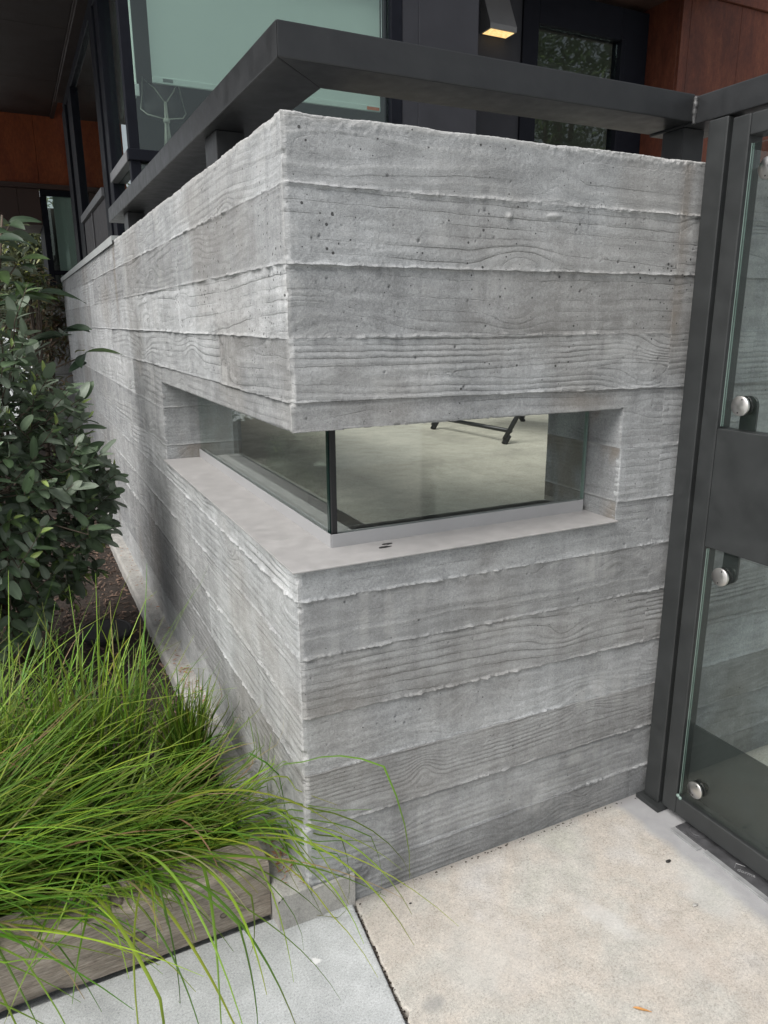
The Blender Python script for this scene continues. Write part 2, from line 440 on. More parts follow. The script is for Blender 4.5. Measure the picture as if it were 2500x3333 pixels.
def slab(name, pts, z, m, label, drop=.03, bev=.006):
    bm = bmesh.new()
    top = [bm.verts.new((x, y, z)) for x, y in pts]; f = bm.faces.new(top)
    r = bmesh.ops.extrude_face_region(bm, geom=[f])
    for v in r['geom']:
        if isinstance(v, bmesh.types.BMVert): v.co.z = z
    for v in top: v.co.z = z-drop
    bm.normal_update()
    es = [e for e in bm.edges if all(abs(v.co.z-z) < 1e-6 for v in e.verts)]
    bmesh.ops.bevel(bm, geom=es, offset=bev, segments=3, profile=.5, affect='EDGES')
    bmesh.ops.recalc_face_normals(bm, faces=bm.faces)
    o = obj(name, bm, m); o['kind'] = 'structure'; o['label'] = label; return o
JX = lambda y: .119 + .094*y          # line of the joint between the two slabs
slab('path', [(-4, -5), (JX(-5)-.0028, -5), (JX(.04)-.0028, .04), (-4, .052)], 0, M_GREY, 'pale grey concrete path slab below the timber edging')
# beige slab, edge nibbled along the joint
rng = random.Random(5)
edge = [(JX(y)+.0028+rng.uniform(-.0015, .002)+(.012 if rng.random() < .07 else 0), y) for y in np.linspace(.012, -1.4, 90)]
slab('pavement', edge + [(JX(-5)+.0028, -5), (4, -5), (4, .012)], .002, M_BEIGE, 'sandy beige concrete slab in front of the wall and gate', bev=.004)
# dirt and grit lying in the joint
bm = bmesh.new(); cols = []
for i in range(320):
    y = rng.uniform(-1.0, .01); x = JX(y)+rng.gauss(0, .0025); r = rng.uniform(.001, .0028)
    v0 = len(bm.verts)
    bmesh.ops.create_icosphere(bm, subdivisions=1, radius=r, matrix=Matrix.Translation((x, y, -.006+rng.uniform(0, .006))) @ Euler((rng.random()*3, rng.random()*3, 0)).to_matrix().to_4x4() @ Matrix.Diagonal((1.4, 1, .7, 1)))
for i in range(70):
    x = rng.uniform(.125, 1.07); y = -.007-abs(rng.gauss(0, .006)); r = rng.uniform(.0008, .0024)
    bmesh.ops.create_icosphere(bm, subdivisions=1, radius=r, matrix=Matrix.Translation((x, y, .0025)) @ Matrix.Diagonal((1.5, 1, .7, 1)))
o = obj('joint_grit', bm, M_SOIL); tag(o, 'dark grit and pebbles caught in the joint between the slabs and along the wall foot', None, None, 'stuff')

# ------------------------------------------------------------------ the board-formed wall
H, ZL, ZS, XW, YW, TH = 1.82, 1.2125, .908, .9133, 1.4947, .307
JR = [1.82, 1.691, 1.545, 1.402, 1.260, 1.103, .958, .822, .681, .524, .379, .239, .101, -.02]
JC = [1.82, 1.691, 1.545, 1.403, 1.274, 1.115, .966, .835, .697, .548, .400, .249, .094, -.02]
wall = empty('concrete_wall', (0, 0, 0), 'grey board-marked concrete corner wall with a glazed slot at its corner', 'wall')

def joint(k, s):
    """height of joint k at arc length s (front: s=x>0, left: s=-y<0)"""
    t = np.clip(s/1.13, 0, 1)
    z = JC[k]*(1-t) + JR[k]*t
    if 0 < k < 13:
        z = z + .0050*(fbm(s*3.1+50, 3.7*k, 11)-.5) + .0030*(vn(s*38, k*9.1, 13)-.5)
    elif k == 0:
        z = z - .0020*sst(.55, .95, vn(s*14, 2, 15)) - .0009*vn(s*160, 5, 16)
    return z

def fin_amp(k, s):
    if k == 0 or k == 13: return np.zeros_like(s)
    base = {1: .0062, 2: .0052, 3: .0050, 4: .0034, 5: .0034, 6: .0032, 7: .0050, 8: .0054, 9: .0064, 10: .0034, 11: .0042, 12: .0048}[k]
    env = .40 + .75*sst(.30, .62, vn(s*4.5+k*7.3, k*3.1, 21))
    rag = .10 + 1.15*vn(s*55, k*5.7, 22) + .75*(vn(s*190, k, 23)-.5)
    gap = sst(.16, .30, vn(s*16+3, k*4.4, 27))
    return base*1.02*np.maximum(env, .45)*np.clip(rag, 0.12, 1.6)*(.48+.52*gap)

def rows(nmid):
    h = .143
    a = np.concatenate([np.arange(0, .0095, .00135), np.linspace(.0108, h-.0108, nmid), h-np.arange(0, .0095, .00135)[::-1]])
    return a/h

def wood(u, v, seed):
    r = np.random.RandomState(seed)
    vc = r.uniform(-.10, .10); h0 = r.uniform(.012, .055); sl = r.uniform(-.03, .03)
    h = h0 + sl*u + .05*(vn(u*1.1+seed*3.3, seed*1.7, seed)-.5)
    vv = v - vc + .040*(vn(u*2.1+seed, .5, seed+3)-.5)
    rr = np.sqrt(vv*vv + h*h)
    kn = np.zeros_like(rr); u0, u1 = float(u.min()), float(u.max())
    nk = 1 + r.poisson(max(.8, (u1-u0)*1.6))
    for i in range(nk):
        uk = r.uniform(u0, u1); vk = r.uniform(-.06, .06); a = r.choice([-1, 1])*r.uniform(.020, .045)
        su = r.uniform(.035, .11); sv = r.uniform(.020, .05)
        q = ((u-uk)/su)**2 + ((v-vk)/sv)**2
        rr = rr + a*np.exp(-q); kn = np.maximum(kn, np.exp(-q*5))
    rr = rr + .0050*(fbm(u*5, v*22, seed+5, 3)-.5) + .0016*(vn(u*28, v*70, seed+6)-.5) + .0011*(vn(u*170, v*170, seed+7)-.5)
    sp = r.uniform(.0105, .023)
    t = rr/sp + r.uniform(0, 9); fl = np.floor(t); f = t-fl
    stg = .25 + .9*_h(fl, fl*0+seed, 3)
    w = .09 + .10*_h(fl, fl*0+seed, 5)
    ridge = np.exp(-((f-.5)/w)**2)*stg
    saw = (f-.5)*stg
    vis = sst(.36, .62, fbm(u*3.2, v*12, seed+9, 3))           # where the grain printed strongly
    return ridge*(.25+.75*vis), saw*(.3+.7*vis), vis, kn, t

MATS_SEED = [0]
# board by board on the front: tone, warm cast, strength of the printed grain
FRONT = [(.93, .03, .7), (1.02, .0, .95), (.93, .03, .85), (1.04, .0, 1.25), (.98, .03, .7), (1.03, .0, .8), (1.02, .0, .6), (.82, .07, .5), (.92, .12, 1.2), (1.05, .0, .45), (.87, .13, .55), (.93, .03, .9), (.80, .0, .3)]
def board(name, face, u0, u1, k, cols, nmid, seed, hole=False, label=None, offs=None):
    """one formwork board's imprint: k = course (top joint k, bottom joint k+1)"""
    sgn = 1 if face == 'F' else -1
    us = np.asarray(cols, float); ts = rows(nmid)
    zt, zb = joint(k, us*sgn), joint(k+1, us*sgn)
    U = np.repeat(us[:, None], len(ts), 1); T = np.repeat(ts[None, :], len(us), 0)
    Z = zb[:, None]*(1-T) + zt[:, None]*T
    V = Z - (zb+zt)[:, None]/2
    r = np.random.RandomState(seed+500)
    ridge, saw, vis, kn, ringt = wood(U, V, seed)
    S = U*sgn
    off = r.uniform(-.0022, .0022) if offs is None else offs
    rough = sst(.50, .74, fbm(S*4+9, Z*9, 31, 4))
    rag = vn(U*210, V*210, seed+12)
    D = off + .0016*(fbm(S*2.3, Z*4, 33, 3)-.5) + ridge*.0009*(.45+.9*rag) + saw*.0007
    D += .0013*rough*(vn(U*300, V*330, seed+13)-.5) + .0003*(vn(U*260, V*260, seed+14)-.5) - .0006*kn
    tone = .5*(1 + (.20 if face == 'L' else .03)*r.choice([-1, -.6, -.1, .4, .8, 1])) * (1 + .42*(fbm(S*3.1+4, Z*5, 41, 5)-.5) + .25*(vn(U*24, V*90, seed+15)-.5) + .24*(fbm(S*17, Z*1.6, 42, 4)-.5))
    tone *= 1 + .05*vis*ridge
    pale = .30*sst(.55, .8, fbm(S*6, Z*10, 43, 4))*sst(.35, .7, fbm(S*45, Z*3.0, 44, 3)) + .22*np.clip(ridge, 0, 1)*(.4+.6*rag)
    brown = .22*sst(.52, .75, fbm(S*2.0+20, Z*2.0, 45, 4))
    if face == 'F':
        brown = brown + .40*np.exp(-((U-1.068)/.022)**2)*sst(1.30, 1.45, Z)*(.4+.8*fbm(U*60, Z*14, 46))
        brown = brown + .35*np.exp(-((U-.80)/.10)**2-((Z-1.235)/.03)**2)
        dk = np.exp(-((U-.235-.02*np.sin(Z*9))/.028)**2)*sst(.55, .25, Z)*.26 + .20*sst(.16, .02, Z)
        tone *= 1-dk
    else:
        brown = brown + .60*np.exp(-((U-2.53)/.035)**2)*sst(1.30, 1.62, Z)*(.3+fbm(U*30, Z*6, 47))
        tone *= 1 - .20*sst(.60, .0, Z)*fbm(U*3, Z*3, 48)
    # fins squeezed out between the boards
    Lb = (zt-zb)[:, None]
    fb = fin_amp(k+1, us*sgn)[:, None]; ft = fin_amp(k, us*sgn)[:, None]
    fw_ = .0026 + .0036*vn(us*50, k*3.3, 24)[:, None]
    db, dt = T*Lb, (1-T)*Lb
    fin = fb*np.exp(-(db/fw_)**2) + .55*ft*np.exp(-(dt/(.55*fw_))**2)
    fin *= .45 + .6*vn(U*110, V*260, seed+18) + .45*vn(U*320, V*320, seed+19)
    D += fin
    pale = pale + .10*np.clip(fin/.0045, 0, 1)
    tone = tone*(1-.16*np.exp(-((dt-.006)/.006)**2)*sst(.45, .7, vn(us*7, k*2.2, 26))[:, None])  # shade below the fins, painted into the tone
    # blow holes
    npit = int((u1-u0)*.143*(230 if k in (1, 2, 3) else 110)*(1 if face == 'F' else .6))
    for i in range(min(npit, 220)):
        uk = r.uniform(u0, min(u1, u0+3)); tk = r.uniform(.08, .92); pr = .0010+.0022*r.rand()**4
        iu = np.searchsorted(us, [uk-pr*1.3, uk+pr*1.3]); it = np.searchsorted(ts, [tk-pr*1.3/.143, tk+pr*1.3/.143])
        i0, i1, j0, j1 = max(iu[0]-1, 0), iu[1]+1, max(it[0]-1, 0), it[1]+1
        q = ((U[i0:i1, j0:j1]-uk)**2 + ((T[i0:i1, j0:j1]-tk)*.143)**2)/(pr*pr)
        D[i0:i1, j0:j1] -= (.0018+pr*1.1)*np.exp(-q*q)
        tone[i0:i1, j0:j1] *= 1-.35*np.exp(-q*q)  # darkness inside each hole is painted into the tone
    if k == 0:     # broken, rounded arris along the top
        dz = (1-T)*Lb
        depth = .0035 + .007*sst(.45, .8, fbm(S*7, 1.5, 51, 3)) + .004*(vn(U*120, V*40, 52)-.5)
        a = np.clip(1-dz/np.maximum(depth, .003), 0, 1)
        D -= depth*a*a*(.85+.5*(vn(U*190, V*190, 53)-.5))
        rz = sst(.045, .0, dz)*sst(.35, .7, fbm(S*6+3, 2.5, 54, 3))
        D += rz*.0062*(fbm(U*120, V*120, 55, 3)-.55)
        pale = pale + .5*sst(.016, .004, dz)
    if k == 1 and face == 'F':    # a pebble and a lump of grout stuck to the second board
        for (px, pz, ra, rb, hh) in ((.527, 1.660, .008, .007, .006), (.652, 1.667, .019, .006, .005)):
            q = ((U-px)/ra)**2 + ((Z-pz)/rb)**2
            D += hh*np.exp(-q**2)*(.7+.6*vn(U*300, Z*300, 71)); pale = pale + .3*np.exp(-q**2)
    if face == 'F' and u0 < 2: tone = tone*FRONT[k][0]; brown = brown + FRONT[k][1]
    else: brown = brown + (.10 if k >= 7 else .06)*r.rand()
    if k >= 11 and face == 'F':   # honeycombed patch at the foot
        q = np.exp(-(((U-.15)/.035)**2 + ((Z-.075)/.05)**2)**1.5)
        D += q*(.010*(fbm(U*90, V*90, 57, 3)-.62)); tone *= 1-.3*q
    # corner arris: both faces end on the same chipped line
    c = .0012 + .0022*vn(Z*130, 1, 61) + .0045*sst(.70, .95, vn(Z*55, 2, 62)) + .0015*(vn(Z*330, 3, 63)-.5)
    Lc = .013
    near = np.clip(U/Lc, 0, 1)
    Uo = np.where(U < Lc, c + U*(1-c/Lc), U)
    sm = near*near*(3-2*near)
    N = np.where(U < Lc, c*(1-sm) - D*sm, -D)
    pale = pale + .28*(1-sm)*(U < Lc)
    # hole
    keep = np.ones((len(us)-1, len(ts)-1), bool)
    if hole:
        uh = XW if face == 'F' else YW
        ih = int(np.argmin(np.abs(us-uh)))
        Uo[ih, :] = uh + .0022*(vn(Z[ih]*140, 7, 65)-.3)
        for zz in (ZL, ZS):
            if joint(k+1, np.array([0.3*sgn]))[0] < zz-.004 and joint(k, np.array([.3*sgn]))[0] > zz+.004:
                jh = int(np.argmin(np.abs(Z[ih//2]-zz)))
                Z[:ih+1, jh] = zz + .0022*(vn(us[:ih+1]*110, 8, 66)-.5) + (.0035*sst(.8, 1, vn(us[:ih+1]*40, 9, 67)) if zz == ZL else 0)
                N[:ih+1, jh] += .0015
        uc = (us[1:]+us[:-1])/2; zc = (Z[1:, 1:]+Z[:-1, :-1])/2
        keep = ~((uc[:, None] < uh) & (zc > ZS) & (zc < ZL))
    tone = np.clip(tone, .2, .8); pale = np.clip(pale, 0, .85); brown = np.clip(brown, 0, .7)
    P = np.stack([Uo, N, Z], -1) if face == 'F' else np.stack([N, Uo, Z], -1)
    nu, ntz = Z.shape
    idx = np.arange(nu*ntz).reshape(nu, ntz)
    q = np.stack([idx[:-1, :-1], idx[1:, :-1], idx[1:, 1:], idx[:-1, 1:]], -1)[keep]
    if face != 'F': q = q[:, ::-1]
    # skirts along every free edge except the corner
    e = np.concatenate([q[:, [0, 1]], q[:, [1, 2]], q[:, [2, 3]], q[:, [3, 0]]])
    key = np.sort(e, 1); kk = key[:, 0]*(nu*ntz)+key[:, 1]
    un, inv, cnt = np.unique(kk, return_inverse=True, return_counts=True)
    be = e[cnt[inv] == 1]
    if us[0] == 0: be = be[~((be[:, 0] < ntz) & (be[:, 1] < ntz))]
    pts = P.reshape(-1, 3); bv, binv = np.unique(be, return_inverse=True); binv = binv.reshape(be.shape)
    newp = pts[bv].copy(); ax = 1 if face == 'F' else 0
    newp[:, ax] = .014
    nb = nu*ntz
    sk = np.stack([be[:, 1], be[:, 0], nb+binv[:, 0], nb+binv[:, 1]], -1)
    allp = np.concatenate([pts, newp]); allq = np.concatenate([q, sk])
    colr = np.stack([tone, brown, pale, ringt], -1).reshape(-1, 4)
    colr = np.concatenate([colr, colr[bv]])
    used = np.zeros(len(allp), bool); used[allq.ravel()] = True
    remap = np.cumsum(used)-1; allp = allp[used]; colr = colr[used]; allq = remap[allq]
    o = mesh_np(name, allp, allq, M_CONC, wall, colr, 'tone')
    gs = o.data.attributes.new('gstr', 'FLOAT', 'POINT'); gs.data.foreach_set('value', np.full(len(allp), FRONT[k][2] if face == 'F' else r.choice([.2, .4, .6, .85, 1.05, 1.25]), np.float32))
    if label: o['label'] = label
    return o

def mesh_np(name, P, Q, m, parent=None, colr=None, attr='col', smooth=True):
    me = bpy.data.meshes.new(name); nv, nq = len(P), len(Q); w = Q.shape[1]
    me.vertices.add(nv); me.vertices.foreach_set('co', np.ascontiguousarray(P, np.float32).ravel())
    me.loops.add(nq*w); me.loops.foreach_set('vertex_index', np.ascontiguousarray(Q, np.int32).ravel())
    me.polygons.add(nq); me.polygons.foreach_set('loop_start', np.arange(0, nq*w, w, dtype=np.int32))
    if smooth: me.polygons.foreach_set('use_smooth', np.ones(nq, bool))
    me.update(calc_edges=True)
    if colr is not None:
        a = me.color_attributes.new(attr, 'FLOAT_COLOR', 'POINT'); a.data.foreach_set('color', np.ascontiguousarray(colr, np.float32).ravel())
    return link(name, me, m, parent)

def cols_between(u0, u1, step0, grow=0.0):
    out = [u0]; u = u0
    while u < u1-1e-9:
        u = u + step0(u); out.append(min(u, u1))
    if out[-1]-out[-2] < 1e-6: out.pop()
    return out
def snap(c, v):
    c = np.asarray(c); c[np.argmin(np.abs(c-v))] = v; return c
fstep = lambda x: .0027 if x < 1.13 else .006
lstep = lambda y: .0032 + .0052*max(0, y-.15)
splits_l = {0: [2.9], 1: [1.10, 3.6], 2: [1.87, 3.9], 3: [.55, 2.9], 4: [2.2], 5: [3.1], 6: [2.4], 7: [1.2, 3.3], 8: [2.0, 4.4], 9: [.9, 3.4], 10: [2.7], 11: [1.6, 4.1], 12: [3.0]}
sd_ = 100
for k in range(13):
    hole = k in (4, 5, 6)
    for (a, b) in ((0, 1.056), (1.056, 2.5), (2.5, 4.8)):
        c = np.array(cols_between(a, b, fstep if a < 2 else (lambda x: .014)))
        if hole and a == 0: c = snap(c, XW)
        if k == 12 and a == 0: pass
        board('board_panel', 'F', a, b, k, c, 44, sd_, hole and a == 0, offs=.002*math.sin(k*2.7)); sd_ += 1
    ed = [0] + splits_l[k] + [6.3]
    for a, b in zip(ed, ed[1:]):
        if hole and a > 0 and a < YW: a = a
        c = np.array(cols_between(a, b, lstep))
        hh = hole and a == 0
        if hh: c = snap(c, YW)
        board('board_panel', 'L', a, b, k, c, 44, sd_, hh); sd_ += 1

# core, a few millimetres behind the imprinted faces
bm = bmesh.new()
g = .010
box(bm, g, 4.8, g, TH, -.03, ZS-.006)                     # under the slot, front leg
box(bm, g, TH, TH+.001, 6.29, -.03, ZS-.006)              # under the slot, left leg
box(bm, g, 4.8, g, TH, ZL+.004, 1.806)
box(bm, g, TH, TH+.001, 6.29, ZL+.004, 1.806)
box(bm, XW+.006, 4.799, g+.001, TH-.001, ZS-.01, ZL+.01)
box(bm, g+.001, TH-.001, YW+.006, 6.289, ZS-.01, ZL+.01)
obj('wall_core', bm, M_CORE, wall)

# board-marked reveals at both ends of the slot
def reveal(which, z0, z1, seed):
    us = np.arange(.0025, TH, .0035); zs = np.linspace(z0+.0006, z1-.0006, max(4, int((z1-z0)/.0032)))
    U, Z = np.meshgrid(us, zs, indexing='ij'); V = Z-(z0+z1)/2
    ridge, saw, vis, kn, ringt = wood(U, V, seed)
    e0 = np.exp(-((Z-z0)/.003)**2); e1 = np.exp(-((Z-z1)/.003)**2)
    fin = .0028*(.3+vn(us*60, seed, 3))[:, None]*((e0 if z0 > ZS+.01 else 0)+(e1*.6 if z1 < ZL-.01 else 0))
    D = .0006*ridge + .0004*saw + fin + .0012*(fbm(U*12, Z*12, seed)-.5) + .0004*(vn(U*250, Z*250, seed)-.5)
    tone = np.clip(.47*(1+.5*(fbm(U*9, Z*9, seed+1)-.5)+.2*(np.random.RandomState(seed).rand()-.5)), .2, .8)
    brown = np.clip(.6*sst(.40, .68, fbm(U*10+7, Z*5, seed+2, 4)), 0, .6); pale = np.clip(.5*fin/.003, 0, .6)
    base = XW if which == 'R' else YW
    P = np.stack([base-D, U, Z], -1) if which == 'R' else np.stack([U, base-D, Z], -1)
    n, m_ = Z.shape; idx = np.arange(n*m_).reshape(n, m_)
    q = np.stack([idx[:-1, :-1], idx[1:, :-1], idx[1:, 1:], idx[:-1, 1:]], -1).reshape(-1, 4)
    if which == 'R': q = q[:, ::-1]
    o = mesh_np('reveal_panel', P.reshape(-1, 3), q, M_CONC, wall, np.stack([tone, brown, pale, ringt], -1).reshape(-1, 4), 'tone')
    gs = o.data.attributes.new('gstr', 'FLOAT', 'POINT'); gs.data.foreach_set('value', np.full(n*m_, .5, np.float32))
for w_, zz in (('R', [ZS-.004, .962, 1.107, ZL+.006]), ('L', [ZS-.004, .966, 1.115, ZL+.006])):
    for i, (a, b) in enumerate(zip(zz, zz[1:])): reveal(w_, a, b, 700+i+(10 if w_ == 'L' else 0))

# projecting footing that runs along the planting bed
def rough_block(name, x0, x1, y0, y1, z0, z1, m, parent, step=.006, amp=.003, seed=1, rnd=.007, ystep=None):
    """box as three displaced sheets (top, -x side, -y front) with a worn arris"""
    bm = bmesh.new(); ys = np.arange(y0, y1+1e-6, ystep or step)
    nx = max(3, int((x1-x0)/step)); nz = max(3, int((z1-z0)/step))
    prof = [(x0, z0+(z1-z0)*i/nz) for i in range(nz)] + [(x0+(x1-x0)*i/nx, z1) for i in range(nx+1)]
    U = np.array([p[0] for p in prof]); Zp = np.array([p[1] for p in prof])
    Pp = np.zeros((len(ys), len(prof), 3))
    for i, y in enumerate(ys):
        dx = np.minimum(U-x0, rnd)/rnd; dz = np.minimum(z1-Zp, rnd)/rnd
        nn = fbm(U*60+seed, y*60+Zp*50, seed, 3)-.5
        cut = (1-dx)*(1-dz)
        Pp[i, :, 0] = U + np.where(Zp >= z1-1e-6, 0, 1)*amp*nn*.8 + cut*rnd*.45*(.6+1.2*vn(y*70, U*0+seed, 4))
        Pp[i, :, 1] = y
        Pp[i, :, 2] = Zp + np.where(Zp >= z1-1e-6, 1, 0)*amp*nn*1.6 - cut*rnd*.45 - (.004*np.clip((rnd*1.5-(y-y0))/(rnd*1.5), 0, 1) if True else 0)*(Zp > z1-.01)
    n, m_ = Pp.shape[:2]; idx = np.arange(n*m_).reshape(n, m_)
    q = np.stack([idx[:-1, :-1], idx[:-1, 1:], idx[1:, 1:], idx[1:, :-1]], -1).reshape(-1, 4)
    # front face grid, sharing the first profile
    gx = np.linspace(0, 1, nx+1); gz = np.linspace(0, 1, nz+1)
    fp = []
    for b in gz:
        for a in gx:
            topz = np.interp(x0+a*(x1-x0), Pp[0, nz:, 0], Pp[0, nz:, 2]); lx = np.interp(z0+b*(z1-z0), np.append(Zp[:nz], z1), Pp[0, :nz+1, 0])
            z = z0 + b*(topz-z0); x = lx + a*(x1-lx)
            d = amp*.8*(fbm(x*60, z*60, seed+9, 3)-.5)*(1 if 0 < b < 1 and 0 < a < 1 else 0)
            fp.append((x, y0+d, z))
    fp = np.array(fp); fi = np.arange(len(fp)).reshape(nz+1, nx+1) + n*m_
    fq = np.stack([fi[:-1, :-1], fi[:-1, 1:], fi[1:, 1:], fi[1:, :-1]], -1).reshape(-1, 4)
    return mesh_np(name, np.concatenate([Pp.reshape(-1, 3), fp]), np.concatenate([q, fq]), m, parent)
rough_block('footing', -.080, .005, -.008, 6.3, -.03, .097, M_FOOT, wall, .005, .004, 3, .010, .008)
rough_block('footing', .0051, .122, -.008, .03, -.03, .090, M_FOOT, wall, .005, .004, 8, .006)

# zinc cap on the far part of the left leg
bm = bmesh.new()
box(bm, -.006, .18, 2.47, 6.31, 1.816, 1.838, .001)
box(bm, -.010, -.006, 2.47, 6.31, 1.800, 1.838, .001)
obj('parapet_cap', bm, M_COPE, wall)

# ---- corner window in the slot
ZG = .945
win = B('corner_window', M_CHAN, wall, .128, .131, .117, 1.49, ZS+.004, ZG, bev=.0005)
bm = bmesh.new()
box(bm, .150, .153, .131, 1.49, ZS+.004, ZG-.004); box(bm, .131, .150, .131, 1.49, ZS+.004, ZS+.012)
obj('channel', bm, M_CHAN, win)
bm = bmesh.new()
box(bm, .131, .899, .114, .117, ZS+.004, ZG, .0005); box(bm, .1535, .899, .139, .142, ZS+.004, ZG-.004); box(bm, .1535, .899, .117, .139, ZS+.004, ZS+.012)
obj('channel', bm, M_CHAN, win)
def pane(name, m, parent, x0, x1, y0, y1, z0, z1, me=None, edges=''):
    bm = bmesh.new(); box(bm, x0, x1, y0, y1, z0, z1); o = obj(name, bm, m, parent); return o
pane('glass_pane', M_GL, win, .135, .145, .150, YW-.004, ZS+.014, ZL+.003)
pane('glass_pane', M_GL, win, .150, XW-.012, .122, .132, ZS+.014, ZL+.003)
bm = bmesh.new(); box(bm, .1352, .1448, .136, .149, ZS+.014, ZL+.002)
obj('glass_edge', bm, M_GLE2, win)
bm = bmesh.new(); box(bm, .1365, .149, .1222, .1318, ZS+.014, ZL+.002); box(bm, .1462, .1492, .133, .140, ZS+.014, ZL+.002)
obj('glass_edge', bm, M_BLACK, win)
bm = bmesh.new(); box(bm, XW-.0118, XW-.0103, .1222, .1318, ZG, ZL+.002); box(bm, XW-.0088, XW-.0075, .1222, .1318, ZG, ZL+.002)
obj('glass_edge', bm, M_GLE, win)
# sheet metal sill
bm = bmesh.new()
box(bm, -.013, XW-.002, -.014, .238, ZS+.001, ZS+.0045, .0006)
box(bm, -.013, .238, .2385, YW-.002, ZS+.001, ZS+.0045, .0006)
sill = obj('window_sill', bm, M_SILL, wall)
bm = bmesh.new()
box(bm, .2385, XW-.002, .2385, .305, ZS-.012, ZS-.006); box(bm, .2385, .305, .306, YW-.002, ZS-.012, ZS-.006)
obj('inner_sill', bm, M_CHAN, sill)
def blot(pts, z, name, m, parent):
    bm = bmesh.new(); bm.faces.new([bm.verts.new((x, y, z)) for x, y in pts]); 
    r = bmesh.ops.extrude_face_region(bm, geom=bm.faces[:])
    for v in r['geom']:
        if isinstance(v, bmesh.types.BMVert): v.co.z += .0012
    bmesh.ops.recalc_face_normals(bm, faces=bm.faces); return obj(name, bm, m, parent)
for cx, cy, r, s in ((.245, .062, .011, 2), (.262, .082, .009, 5)):
    rg = random.Random(s)
    blot([(cx+math.cos(a)*r*1.5*(.7+.5*rg.random()), cy+math.sin(a)*r*.55*(.7+.5*rg.random())) for a in np.linspace(0, 2*math.pi, 13)[:-1]], ZS+.0047, 'dropping', M_BLOT, sill)

# ------------------------------------------------------------------ railing on the wall
rail = empty('handrail', (.09, .1, 1.82), 'worn charcoal steel handrail running above the concrete wall top', 'railing')
RZ0, RZ1 = 1.9135, 1.9765
def mitre(pts, z0, z1, name, bev=.003):
    bm = bmesh.new(); b = [bm.verts.new((x, y, z0)) for x, y in pts]; f = bm.faces.new(b)
    r = bmesh.ops.extrude_face_region(bm, geom=[f])
    for v in r['geom']:
        if isinstance(v, bmesh.types.BMVert): v.co.z = z1
    bmesh.ops.recalc_face_normals(bm, faces=bm.faces)
    bmesh.ops.bevel(bm, geom=bm.edges[:], offset=bev, segments=2, profile=.6, affect='EDGES')
    return obj(name, bm, M_RAIL, rail)
mitre([(.008, .024), (1.092, .024), (1.092, .170), (.154, .170)], RZ0, RZ1, 'rail_bar')
mitre([(.008, .0245), (.1535, .170), (.1535, 2.63), (.008, 2.63)], RZ0, RZ1, 'rail_bar')
mitre([(1.095, -1.3), (1.241, -1.3), (1.241, .170), (1.095, .170)], 1.908, 1.9715, 'rail_bar')
for (x, y) in ((.035, .60), (.035, 2.2)):
    B('rail_post', M_RAIL, rail, x, x+.075, y, y+.12, 1.80, RZ0-.001)
B('rail_post', M_RAIL, rail, 1.092, 1.165, .05, .12, 1.80, 1.907)
bm = bmesh.new(); rg = random.Random(3)
pts, rs = [], []
for i in range(13):
    z = 1.908 + i*.0053; pts.append((1.0935+rg.uniform(-.0012, .001), .0215+rg.uniform(-.0015, .0015), z)); rs.append(.0052+rg.uniform(-.0015, .002))
tube(bm, pts, rs, 10); obj('weld_bead', bm, M_WELD, rail, True)

# ------------------------------------------------------------------ gate and post
post = empty('gate_post', (1.12, -.05, 0), 'slim charcoal steel gate post on a bolted foot plate against the wall', 'post')
B('post_shaft', M_STEEL, post, 1.095, 1.150, -.080, -.0235, .018, 1.9065, bev=.004, seg=3)
B('base_plate', M_STEEL, post, 1.074, 1.172, -.100, -.012, .0035, .0175, bev=.0015)

gate = empty('gate', (1.12, -.12, 0), 'charcoal steel gate with two clear glass panes and a solid middle band', 'gate')
GY0, GY1 = -.0935, -1.15
gx0, gx1 = 1.095, 1.145
B('stile', M_STEEL, gate, gx0, gx1, -.1425, GY0, .024, 1.898, bev=.004, seg=3)
B('stile', M_STEEL, gate, gx0, gx1, GY1, GY1+.049, .024, 1.898, bev=.004, seg=3)
B('top_bar', M_STEEL, gate, gx0+.0005, gx1, GY1+.0495, -.143, 1.850, 1.8975, bev=.004, seg=3)
B('bottom_bar', M_STEEL, gate, gx0+.0005, gx1, GY1+.0495, -.143, .0245, .083, bev=.004, seg=3)
B('middle_panel', M_STEEL, gate, gx0+.0008, gx1, GY1+.0495, -.1435, .850, 1.166, bev=.003, seg=3)
B('kick_plate', M_STEEL, gate, 1.137, 1.143, GY1+.05, -.1435, .0835, .306, bev=.001)
for (z0, z1) in ((1.172, 1.832), (.093, .845)):
    p_ = pane('glass_pane', M_GLD, gate, 1.0985, 1.1085, GY1+.056, -.151, z0, z1)
    bm = bmesh.new(); box(bm, 1.0987, 1.1012, -.1508, -.1496, z0, z1); box(bm, 1.1052, 1.1083, -.1508, -.1496, z0, z1)
    obj('pane_edge', bm, M_GLE, p_)
